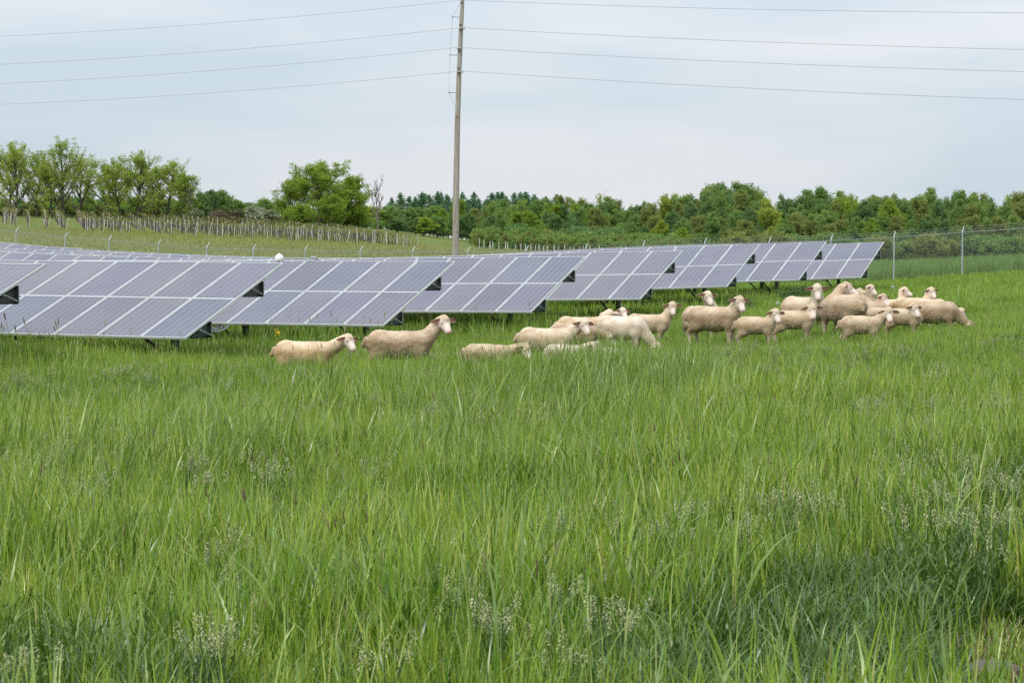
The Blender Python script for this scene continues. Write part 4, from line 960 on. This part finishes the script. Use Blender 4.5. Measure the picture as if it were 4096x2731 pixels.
SH(1968, 684, 52.5, 'sheep almost wholly hidden behind the big dirty ewe', (1975, 672), (30, -30), 20, .95, 'dirty')
SH(1978, 692, 53.0, 'white-faced ewe with a thin neck rising behind the big dirty ewe', (2000, 662), (-36, -36), -10, .98, 'dirty')
SH(1998, 692, 48.5, 'sheep with eyes closed and head to the right in the middle of the huddle', (2028, 685), (-46, -36), 14, .98, 'brown', fat=1.08)
SH(2050, 686, 52.0, 'sheep with a woolly cheek and dark nose looking right at the back of the huddle', (2077, 668), (-24, -22), 20, .95, 'tan')
SH(2018, 708, 46.2, 'lamb behind the front lamb, only its back showing', None, (0, -30), 10, .85, 'lamb', lamb=True, neck=(0, -25))
SH(2100, 682, 51.5, 'rear sheep with black nose and wide ears looking at the viewer', (2139, 669), (-64, -36), 10, .95, 'tan', tag='')
SH(1980, 729, 43.5, 'front woolly lamb standing side-on with a broad face to the viewer, nearest of the huddle', (2041, 717), (-86, -42), -4, .98, 'lamb', lamb=True, fat=1.10, tag='')
SH(2076, 712, 45.2, 'lamb just right of the front lamb, head turned right', (2099, 708), (-58, -38), -20, .92, 'lamb', lamb=True, fat=1.1)
SH(2130, 685, 48.0, 'sheep behind the grazing one at right, its hump showing above', None, (-30, -50), -12, 1.0, 'tan', neck=(0, -30))
SH(2150, 692, 45.8, 'brown woolly sheep grazing at the right end of the flock', (2226, 748), (-30, -62), -22, 1.06, 'brown', fat=1.12)
SH(2176, 712, 47.6, 'sheep at the far right end partly hidden by the grazing one', (2207, 716), (-50, -50), -30, .9, 'lamb')
#PART4
# ------------------------------------------------------------------ grass and flowering weeds
def GM(k, stops, trans=.22, rough=.34, spec=.6, **a): return leafy('grass_' + k, stops, trans=trans, rough=rough, spec=spec, tint=(1.2, 1.15, .5), **a)
M_gr = GM('meadow', [(0, (.045, .10, .012)), (.25, (.095, .185, .018)), (.5, (.18, .30, .025)), (.78, (.30, .42, .038)), (.93, (.42, .49, .08)), (1, (.54, .48, .21))], posvar=(.7, (.66, .82, .80)))
M_reed = GM('broad', [(0, (.10, .18, .035)), (.5, (.17, .27, .048)), (1, (.29, .39, .09))], trans=.32)
M_lush = GM('lush', [(0, (.030, .075, .010)), (.5, (.058, .125, .015)), (.8, (.105, .19, .024)), (1, (.18, .26, .04))], trans=.25)
M_dry = GM('dry', [(0, (.20, .14, .07)), (1, (.42, .33, .19))], trans=.2)
M_seed = mat('seed_head', (.13, .085, .065), .9, build=lambda t, b: t.links.new(ramp(t, attr(t, 'rnd'), [(0, (.10, .075, .035)), (.5, (.17, .15, .06)), (1, (.30, .31, .13))]), b.inputs['Base Color']))
M_weed = GM('weed', [(0, (.06, .13, .04)), (1, (.13, .22, .06))])
M_flower = mat('white_florets', (.6, .6, .5), .9, build=lambda t, b: t.links.new(ramp(t, attr(t, 'rnd'), [(0, (.26, .33, .10)), (.5, (.44, .47, .23)), (1, (.66, .63, .42))]), b.inputs['Base Color']))
M_yellow = mat('yellow_petals', (.7, .52, .01), .7); M_fluff = mat('seed_fluff', (.6, .58, .54), .95)

class Tuft:
    """blades, stalks and seed heads joined in one prototype mesh; used only as instanced geometry inside a stuff object"""
    def __init__(s, seed): s.r = np.random.default_rng(seed); s.V = []; s.F4 = []; s.F3 = []; s.m4 = []; s.m3 = []; s.rn = []; s.n = 0
    def blades(s, n, rad, h, w, lean=.35, curl=.5, m=0, seg=5, up0=.0, rnd=(0, 1), tipw=.0, cl=0):
        r = s.r; a = r.uniform(0, 6.283, n); q = rad * np.sqrt(r.uniform(0, 1, n)); base = np.stack([q * np.cos(a), q * np.sin(a), np.full(n, -.02)], -1)
        if cl: c = r.integers(0, cl, n); ca = r.uniform(0, 6.28, cl); cq = rad * np.sqrt(r.uniform(0, 1, cl)); base[:, 0] = cq[c] * np.cos(ca[c]) + r.normal(0, .015, n); base[:, 1] = cq[c] * np.sin(ca[c]) + r.normal(0, .015, n)
        H = h * r.uniform(.55, 1.15, n); az = r.uniform(0, 6.283, n); l0 = np.abs(r.normal(0, lean * .5, n)) + up0; cu = curl * r.uniform(.2, 1.5, n)
        t = np.linspace(0, 1, seg + 1); ang = l0[:, None] + cu[:, None] * t[None] ** 1.8 * 1.6; ang = np.minimum(ang, 2.5)
        dr = np.sin(ang) * (H / seg)[:, None]; dz = np.cos(ang) * (H / seg)[:, None]
        rr_ = np.concatenate([np.zeros((n, 1)), np.cumsum(dr[:, :-1], 1)], 1); zz = np.concatenate([np.zeros((n, 1)), np.cumsum(dz[:, :-1], 1)], 1)
        P = base[:, None] + np.stack([rr_ * np.cos(az)[:, None], rr_ * np.sin(az)[:, None], zz], -1)
        tw = az + math.pi / 2 + r.normal(0, .5, n); wv = np.stack([np.cos(tw), np.sin(tw), np.zeros(n)], -1)
        ww = (w * r.uniform(.6, 1.3, n))[:, None] * np.clip(1.1 * (1 - t[None] ** 2.2) + tipw, .03, 1) * (.6 + .4 * np.minimum(1, t[None] * 4))
        A_ = P - wv[:, None] * ww[..., None] * .5; B_ = P + wv[:, None] * ww[..., None] * .5
        V = np.stack([A_, B_], 2).reshape(-1, 3); k = seg + 1; i = np.arange(n)[:, None] * 2 * k; j = np.arange(seg)[None] * 2
        Q = np.stack([i + j, i + j + 1, i + j + 3, i + j + 2], -1).reshape(-1, 4) + s.n
        s.V.append(V); s.F4.append(Q); s.m4 += [m] * len(Q); s.rn.append(np.repeat(r.uniform(rnd[0], rnd[1], n), 2 * k)); s.n += len(V)
        return s
    def spikes(s, n, rad, h, m=1, L=.09, w=.008, sm=0, lean=.12, rnd=(0, 1)):
        """stalks carrying a lumpy seed spike"""
        r = s.r
        for _ in range(n):
            a, q = r.uniform(0, 6.28), rad * math.sqrt(r.uniform()); b0 = np.array([q * math.cos(a), q * math.sin(a), 0]); H = h * r.uniform(.7, 1.15); l = r.normal(0, lean, 2)
            top = b0 + [l[0] * H, l[1] * H, H]; mid = b0 + [l[0] * H * .35, l[1] * H * .35, H * .5]; d = (top - mid) / np.linalg.norm(top - mid)
            th = MB().tube([b0, mid, top], [.0018, .0015, .0012], 3, cap=False); s._mb(th, sm, r.uniform(.5, .8))
            kk = 6; pts = [top + d * L * j / kk for j in range(kk + 1)]; ra = np.array([.25, .9, .7, 1, .75, .6, .1]) * w * r.uniform(.7, 1.2) * r.uniform(.8, 1.2, 7)
            s._mb(MB().tube(pts, ra, 4, cap=False), m, r.uniform(*rnd))
        return s
    def blobs(s, C, size, m, rnd):
        C = np.asarray(C); V, Q = leaf_quads(np.repeat(C, 2, 0), size, s.r); s.V.append(V); s.F4.append(Q + s.n); s.m4 += [m] * len(Q); s.rn.append(np.repeat(s.r.uniform(rnd[0], rnd[1], len(Q)), 4)); s.n += len(V); return s
    def _mb(s, mb, m, rn):
        V = np.concatenate(mb.V); s.V.append(V)
        if mb.Q: q = np.concatenate(mb.Q) + s.n; s.F4.append(q); s.m4 += [m] * len(q)
        s.rn.append(np.full(len(V), rn)); s.n += len(V)
    def mesh(s, name, mats): return mesh_np(name, np.concatenate(s.V), [np.concatenate(s.F4)], mats, mi=s.m4, smooth=True, attrs={'rnd': np.concatenate(s.rn)})

def scatter(name, protos_, pts, label=None, smin=.8, smax=1.25, seed=1, tilt=.12, scl=None, kind='stuff', pick=None):
    """one object: the prototypes instanced as geometry on a point mesh"""
    r = np.random.default_rng(seed); n = len(pts)
    rot = np.stack([r.normal(0, tilt, n), r.normal(0, tilt, n), r.uniform(0, 6.283, n)], -1); sc = r.uniform(smin, smax, n) if scl is None else scl
    me = bpy.data.meshes.new(name); me.vertices.add(n); me.vertices.foreach_set('co', np.asarray(pts, np.float32).ravel())
    a = me.attributes.new('rot', 'FLOAT_VECTOR', 'POINT'); a.data.foreach_set('vector', rot.astype(np.float32).ravel())
    a = me.attributes.new('scl', 'FLOAT', 'POINT'); a.data.foreach_set('value', sc.astype(np.float32))
    a = me.attributes.new('pick', 'INT', 'POINT'); a.data.foreach_set('value', (r.integers(0, len(protos_), n) if pick is None else pick).astype(np.int32))
    o = obj(name, me, kind=kind)
    if label: o['label'] = label
    ng = bpy.data.node_groups.new(name, 'GeometryNodeTree'); ng.interface.new_socket('Geometry', in_out='INPUT', socket_type='NodeSocketGeometry'); ng.interface.new_socket('Geometry', in_out='OUTPUT', socket_type='NodeSocketGeometry')
    nd = ng.nodes.new; gi = nd('NodeGroupInput'); go = nd('NodeGroupOutput'); ip = nd('GeometryNodeInstanceOnPoints'); g2i = nd('GeometryNodeGeometryToInstance')
    for k, m in reversed(list(enumerate(protos_))):
        po = bpy.data.objects.new('tuft', m); oi = nd('GeometryNodeObjectInfo'); oi.inputs['Object'].default_value = po; ng.links.new(oi.outputs['Geometry'], g2i.inputs[0])
    def na(nm, ty): q = nd('GeometryNodeInputNamedAttribute'); q.data_type = ty; q.inputs['Name'].default_value = nm; return q.outputs['Attribute']
    ng.links.new(gi.outputs[0], ip.inputs['Points']); ng.links.new(g2i.outputs[0], ip.inputs['Instance']); ip.inputs['Pick Instance'].default_value = True
    ng.links.new(na('pick', 'INT'), ip.inputs['Instance Index']); ng.links.new(na('scl', 'FLOAT'), ip.inputs['Scale'])
    rv = nd('FunctionNodeEulerToRotation'); ng.links.new(na('rot', 'FLOAT_VECTOR'), rv.inputs[0]); ng.links.new(rv.outputs[0], ip.inputs['Rotation'])
    ng.links.new(ip.outputs[0], go.inputs[0]); md = o.modifiers.new('scatter', 'NODES'); md.node_group = ng
    return o
def spread(n, y0, y1, seed, half=.30, power=1.0):
    """random points of the wedge the view covers, with a margin at both sides"""
    r = np.random.default_rng(seed); y = np.sqrt(r.uniform(y0 ** 2, y1 ** 2, n)); x = r.uniform(-half, half, n) * y + r.uniform(-.8, .8, n)
    return x, y
def to3(x, y, dz=0): return np.stack([x, y, ground(x, y) + dz], -1)
def vnoise(x, y, f, seed):
    r = np.random.default_rng(seed); o = 0
    for k in range(7): a = r.uniform(0, 6.28); q = f * r.uniform(.5, 1.8); o = o + np.sin((x * math.cos(a) + y * math.sin(a)) * q + r.uniform(0, 6.28))
    return o / 2.6
def not_bare(x, y): return ((x - 2.4) / .82) ** 2 + ((y - 7.9) / 2.3) ** 2 > 1
MT = [M_gr, M_seed, M_reed, M_dry, M_flower, M_lush]
near = []
for k in range(7):
    t = Tuft(k).blades(26, .15, .36, .0115, lean=.30, curl=.5, m=0).blades(10, .14, .52, .008, lean=.16, curl=.2, m=0, rnd=(.55, 1)).blades(4, .15, .50, .016, lean=.22, curl=1.0, m=2, seg=8).blades(20, .16, .17, .012, lean=1.0, curl=.5, m=5, seg=4)  # low dark lush blades added to deepen the shaded gaps by colour
    if k % 2 == 0: t.blades(3, .14, .35, .003, lean=.5, curl=.3, m=3, seg=3)
    near.append(t.mesh('tuft', MT))
tall = []
for k in range(5):
    tall.append(Tuft(30 + k).blades(12, .12, .50, .006, lean=.2, curl=.25, m=0, rnd=(.3, 1)).blades(4, .10, .58, .013, lean=.14, curl=.8, m=2, seg=8, cl=3).mesh('tuft', MT))
reed = []
for k in range(5):
    reed.append(Tuft(50 + k).blades(10, .14, .85, .017, lean=.2, curl=.55, m=2, seg=9, cl=4).blades(8, .15, .6, .012, lean=.3, curl=.7, m=2, seg=7).mesh('tuft', MT))
seedp = []
for k in range(5):
    seedp.append(Tuft(70 + k).blades(10, .10, .45, .005, m=0).spikes(3, .12, .58, m=1, L=.06, w=.0042, sm=0, rnd=(0, 1)).mesh('tuft', MT))
lush = []
LT = [M_lush, M_seed, M_lush, M_dry, M_flower]
for k in range(5):
    lush.append(Tuft(90 + k).blades(70, .16, .32, .009, lean=.55, curl=.85, m=0, seg=6).blades(12, .12, .42, .012, lean=.3, curl=1.0, m=0, seg=8, rnd=(.3, 1)).mesh('tuft', LT))
short = []
for k in range(4):
    short.append(Tuft(110 + k).blades(30, .12, .10, .006, lean=1.0, curl=.6, m=0, seg=4).blades(16, .12, .10, .005, lean=1.2, curl=.3, m=3, seg=3).mesh('tuft', MT))
mid_ = []
for k in range(7):
    t = Tuft(130 + k).blades(70, .26, .32, .009, lean=.3, curl=.35, m=0, seg=4).blades(22, .26, .42, .006, lean=.15, curl=.15, m=0, seg=3, rnd=(.5, 1))
    if k == 3: t.spikes(1, .2, .50, L=.07, w=.0065, rnd=(0, 1))
    if k % 3 == 0: t.blades(8, .24, .42, .016, lean=.3, curl=.7, m=2, seg=5)
    mid_.append(t.mesh('tuft', MT))
far_ = []
for k in range(6):
    far_.append(Tuft(150 + k).blades(110, .55, .28, .016, lean=.35, curl=.3, m=0, seg=3).blades(24, .5, .36, .012, lean=.15, curl=.15, m=0, seg=3, rnd=(.5, 1)).mesh('tuft', MT))
def lushness(x, y):     # dark low patch in the near right corner
    return np.exp(-((x - 1.8) / 1.3) ** 2 - ((y - 8.6) / 2.8) ** 2) + .7 * np.exp(-((x - 3.4) / 1.0) ** 2 - ((y - 13.5) / 2.5) ** 2) + .45 * np.exp(-((x + 1.6) / .8) ** 2 - ((y - 7.2) / 1.2) ** 2) + .22 * vnoise(x, y, 1.8, 4)
# nearest meadow
x, y = spread(7600, 5.2, 24, 1, .29); L_s = lushness(x, y); ok = not_bare(x, y); is_l = (L_s + np.random.default_rng(6).normal(0, .16, len(x)) > .45)
q = ok & ~is_l; hgt = 1 + .30 * vnoise(x, y, 1.3, 8)
scatter('grass', near, to3(x[q], y[q]), 'long meadow grass filling the foreground', seed=2, scl=(np.random.default_rng(3).uniform(.75, 1.15, q.sum()) * np.clip(hgt[q], .7, 1.35)))
q = ok & is_l; scatter('lush_grass', lush, to3(x[q], y[q]), 'dark lush grass in the near right corner', seed=4, smin=.7, smax=1.15)
x, y = spread(2300, 5.5, 26, 5, .29); q = (lushness(x, y) < .5) & (vnoise(x, y, .7, 9) > -.25) & not_bare(x, y)
scatter('tall_grass', tall, to3(x[q], y[q]), 'taller broad bladed grass standing out of the meadow', seed=6, smin=.8, smax=1.3)
x, y = spread(750, 7, 38, 7, .29); q = (lushness(x, y) < .45) & (vnoise(x, y, .5, 12) > -.3) & not_bare(x, y)
scatter('seeding_grass', seedp, to3(x[q], y[q]), 'grass stalks with purple brown seed spikes', seed=8, smin=.75, smax=1.2)
# leafy dark green forbs between the grass
forb = []
for k in range(5):
    t = Tuft(260 + k); rr_ = t.r; C = []
    for q_ in range(5):
        a = rr_.uniform(0, 6.28); l = rr_.uniform(.02, .12); hh = rr_.uniform(.2, .42); p_ = np.array([math.cos(a) * l, math.sin(a) * l, hh]); t._mb(MB().tube([(0, 0, 0), p_], [.003, .0018], 3, cap=False), 5, .5)
        for z in np.linspace(.15, 1, 16): C.append(p_ * z + rr_.normal(0, .016, 3))
    t.blobs(np.array(C), .022, 2, (0, .6)); forb.append(t.mesh('tuft', MT))
x, y = spread(1000, 6.5, 34, 45, .29); q = (vnoise(x, y, .9, 47) > .1) & not_bare(x, y)
scatter('meadow_herbs', forb, to3(x[q], y[q]), 'dark green leafy herbs among the meadow grass', seed=46, smin=.6, smax=1.15)
# clump of broad reed-like grass in front of the middle sheep
r = np.random.default_rng(77); n = 300; x = np.concatenate([r.normal(1.35, .95, n), r.normal(-.2, 1.6, 130), r.normal(-3.2, .7, 26)]); y = np.concatenate([r.normal(28.5, 2.2, n), r.normal(24, 3.5, 130), r.normal(16, 1.5, 26)])
scatter('broad_grass', reed, to3(x, y), 'clump of tall broad leaved grass in front of the sheep in the middle', seed=9, scl=np.random.default_rng(9).uniform(.65, 1.1, len(x)) * (1 + .10 * np.exp(-((x - 1.35) / .9) ** 2) * (y > 26)))
# short dry turf and litter round the bare corner
r = np.random.default_rng(78); x = r.uniform(1.2, 3.4, 700); y = r.uniform(6.2, 10.4, 700); q = ~not_bare(x, y) & (r.uniform(size=700) < .8)
scatter('dry_turf', short, to3(x[q], y[q]), 'short dry turf and litter round the bare corner', seed=10)
# middle meadow and beyond
def under_row(x, y):
    m = np.zeros(len(x), bool)
    for r_ in 'ABCDEFGH':
        o = np.array(ORG[r_]); t = (x - o[0]) * RDIR[0] + (y - o[1]) * RDIR[1]; n_ = (x - o[0]) * NDIR[0] + (y - o[1]) * NDIR[1]; m |= (t > -.3) & (n_ > -.7) & (n_ < 4.2)
    return m
x, y = spread(15000, 23, 62, 11, .30); hgt = 1 + .25 * vnoise(x, y, .45, 18)
scatter('meadow_grass', mid_, to3(x, y), 'meadow grass round the sheep and the near arrays', seed=12, scl=np.random.default_rng(13).uniform(.8, 1.15, len(x)) * np.clip(hgt, .65, 1.3) * np.where(under_row(x, y), 1.45, 1) * np.where((x > 2.2) & (y > 40) & (y < 56) & ~under_row(x, y), .72, 1))
x, y = spread(11000, 60, 116, 14, .32); q = y < fence_y(x) - .3
scatter('far_meadow_grass', far_, to3(x[q], y[q]), 'grass among the far arrays up to the fence', seed=15, scl=np.random.default_rng(16).uniform(.7, 1.1, q.sum()) * np.where(under_row(x[q], y[q]), 1.5, 1))
# tall green crop strip just beyond the fence on the right
M_crop = GM('crop', [(0, (.09, .18, .035)), (.6, (.15, .27, .045)), (1, (.22, .34, .065))], trans=.3)
crop = [Tuft(170 + k).blades(120, .6, .62, .02, lean=.25, curl=.3, m=0, seg=3).mesh('tuft', [M_crop]) for k in range(4)]
r = np.random.default_rng(31); n = 7000; x = r.uniform(2, 62, n); y = fence_y(x) + 2.5 + r.uniform(0, 26, n) ** 1.0
scatter('crop_strip', crop, to3(x, y), 'band of tall green crop just beyond the fence at right', seed=16, smin=.8, smax=1.25)
M_hill = GM('hill', [(0, (.17, .20, .045)), (.5, (.26, .29, .07)), (.85, (.34, .34, .11)), (1, (.42, .38, .19))], trans=.3)
ff = [Tuft(180 + k).blades(90, .9, .22, .03, lean=.5, curl=.4, m=0, seg=3).mesh('tuft', [M_hill]) for k in range(4)]
r = np.random.default_rng(33); n = 9000; y = np.sqrt(r.uniform(112 ** 2, 275 ** 2, n)); x = r.uniform(-.28, .05, n) * y; q = y > fence_y(x) + .5
scatter('hillside_grass', ff, to3(x[q], y[q]), 'rough grass on the slope between fence and vineyard', seed=17, smin=.6, smax=1.2)

# white flowering weeds: separate plants near, scattered further off
def weed(seed, h=.42):
    t = Tuft(seed); r = t.r; cs = MB(); heads = []
    for k in range(int(r.integers(5, 9))):
        a = r.uniform(0, 6.28); l = r.uniform(.03, .13); p1 = np.array([0, 0, h * .45]); p2 = np.array([math.cos(a) * l, math.sin(a) * l, h * r.uniform(.82, 1.05)])
        cs.tube([(0, 0, 0) if k == 0 else p1 * .9, (p1 + p2) / 2 + r.normal(size=3) * .01, p2], [.003, .002, .0016], 4, cap=False); heads.append(p2)
        for z in np.linspace(0, .06, 46): q_ = r.uniform(0, 6.28); w_ = .003 + .009 * min(1, z / .012); heads.append(p2 + [w_ * math.cos(q_), w_ * math.sin(q_), -z])
    t._mb(cs, 0, .5); t.blobs(np.array(heads), .0078, 1, (.1, .95)); t.blobs(np.array([[r.normal(0, .03), r.normal(0, .03), r.uniform(.05, h * .8)] for _ in range(40)]), .018, 0, (.2, .8)); t.blades(12, .02, .12, .012, lean=1.2, curl=.4, m=0, seg=3)
    V = t.V[-1]; V[:, 2] += t.r.uniform(0, h * .5, len(V) // 8).repeat(8)
    return t.mesh('white_weed', [M_weed, M_flower])
wm = [weed(200 + k) for k in range(6)]
WP = [(480, 1440), (496, 1420), (1150, 1400), (1120, 1410), (1275, 1340), (1420, 1370), (1710, 1200), (1570, 1200), (480, 1430), (500, 1455), (520, 1240), (560, 1215), (545, 1300), (600, 1260), (1110, 1330), (1135, 1390), (1160, 1380), (1090, 1345), (1285, 1330), (1300, 1455), (1320, 1470), (1400, 1385), (1545, 1190), (1700, 1185), (1725, 1190), (1690, 1200),
      (1385, 1130), (1400, 1140), (85, 1075), (110, 1090), (140, 1080), (60, 1060), (200, 985), (150, 1015), (180, 1010), (1125, 1000), (1150, 990), (1180, 1000), (995, 1290), (1020, 1310), (1860, 1130), (1875, 1145), (2105, 1010), (2130, 990), (2080, 985),
      (1560, 1010), (1590, 1020), (1800, 1060), (1820, 1010), (2250, 1050), (2290, 1240), (2330, 1180), (470, 880), (520, 870), (720, 860), (1430, 1400), (1450, 1285), (900, 1470), (60, 1490), (880, 1040), (860, 1060), (1690, 1100)]
r = np.random.default_rng(41)
for k, (px, py) in enumerate(WP):
    # the flower head stands 0.4 m above the ground: depth from that
    D = min(30, (1.6 - .40) * 5092 / (py - 651)); x, y = at(px, D); z = g1(x, y)
    obj('white_weed', wm[k % 6], None, (x, y, z), (r.normal(0, .08), r.normal(0, .08), r.uniform(0, 6)), label='upright weed with clustered tiny white flower heads in the long grass', cat='weed', group='white flowering weeds in the foreground grass').scale = (1, 1, 1)
r = np.random.default_rng(43); n = 1000; px = r.uniform(0, 2352, n); D = r.uniform(11, 40, n); x = (px - 1176) / 5092 * D; q = (vnoise(x, D, 1.1, 21) > -.1)
scatter('white_wildflowers', wm, to3(x[q], D[q]), 'small white wildflowers scattered through the farther meadow', seed=44, smin=.85, smax=1.2)
# yellow mustard by the left sheep, seed clocks, dark leafy plants under the arrays
for k, (px, py, D, lab) in enumerate([(636, 764, 36, 'yellow flowering mustard stem left behind the leftmost ewe'), (642, 790, 35.5, 'smaller yellow flower stem just beside the leftmost ewe rump')]):
    p = dsp(px, py, D); z = g1(p[0], p[1]); h = p[2] - z; root = empty('mustard_plant', (p[0], p[1], z), label=lab, cat='wildflower')
    obj('stem', MB().tube([(0, 0, 0), (.02, 0, h * .5), (0, 0, h)], .004, 4).mesh('stem', M_weed), root)
    C = np.array([0, 0, h]) + r.normal(size=(40, 3)) * [.03, .03, .035]; V, Q = leaf_quads(C, .03, r); obj('flowers', mesh_np('flowers', V, Q, [M_yellow]), root)
for k, (px, py, D) in enumerate([(1879, 665, 78), (1786, 731 - 37, 66), (1303, 697, 52), (1925, 682, 68), (1903, 684, 66), (2050, 661, 84), (2204, 627, 108)]):
    x, y = at(px, D); z = g1(x, y); root = empty('dandelion_clock', (x, y, z), label='round white dandelion clock on a thin stalk among the grass', cat='wildflower', group='white dandelion clocks in the grass')
    h = .34; obj('stem', MB().tube([(0, 0, 0), (0, .01, h)], .004, 4).mesh('stem', M_weed), root)
    C = r.normal(size=(160, 3)); C = C / np.linalg.norm(C, axis=1)[:, None] * .05 + [0, 0, h + .04]; V, Q = leaf_quads(C, .03, r); obj('seed_head', mesh_np('seed_head', V, Q, [M_fluff]), root)
lm = []
for k in range(3):
    rr2 = np.random.default_rng(300 + k); C = rr2.normal(size=(700, 3)) * [.2, .2, .11] + [0, 0, .22]; V, Q = leaf_quads(C, .055, rr2)
    lm.append(mesh_np('leafy_weed', V, Q, [M_lush], attrs={'rnd': np.repeat(rr2.uniform(0, .6, len(C)), 4)}))
for k, (px, D, s) in enumerate([(1815, 78, 1.3), (1838, 79, 1.2), (1795, 77, .9), (1690, 70, 1), (1706, 70.5, .8), (1725, 71, .8), (1540, 63, .8), (2342, 38, .8)]):
    x, y = at(px, D); obj('leafy_weed', lm[k % 3], None, (x, y, g1(x, y)), (0, 0, k), label='dark broad leaved weed clump in the grass', cat='weed', group='dark leafy weed clumps').scale = (s, s, s)
# half-buried stone in the bare corner
rs = np.random.default_rng(9); P_ = []
th = np.linspace(0, math.pi, 12); ph = np.linspace(0, 2 * math.pi, 20, endpoint=False)
Vs = np.array([(math.sin(a) * math.cos(b_), math.sin(a) * math.sin(b_), math.cos(a)) for a in th for b_ in ph]); Vs = Vs * (1 + .14 * smooth_noise(Vs, 2.2, 5)[:, None]) * [.14, .10, .05]
Qs = [(i * 20 + j, i * 20 + (j + 1) % 20, (i + 1) * 20 + (j + 1) % 20, (i + 1) * 20 + j) for i in range(11) for j in range(20)]
M_stone = mat('pale_stone', rough=.9, build=lambda t, b: t.links.new(ramp(t, noise(t, pos(t), 14, 5), [(.3, (.07, .06, .045)), (.7, (.16, .14, .11))]), b.inputs['Base Color']))
x, y = at(2292, 9.15); obj('stone', mesh_np('stone', Vs, Qs, [M_stone], smooth=True), None, (x, y, g1(x, y) - .015), (0, .1, .3), label='pale half-buried stone on the bare soil in the near right corner', cat='stone')
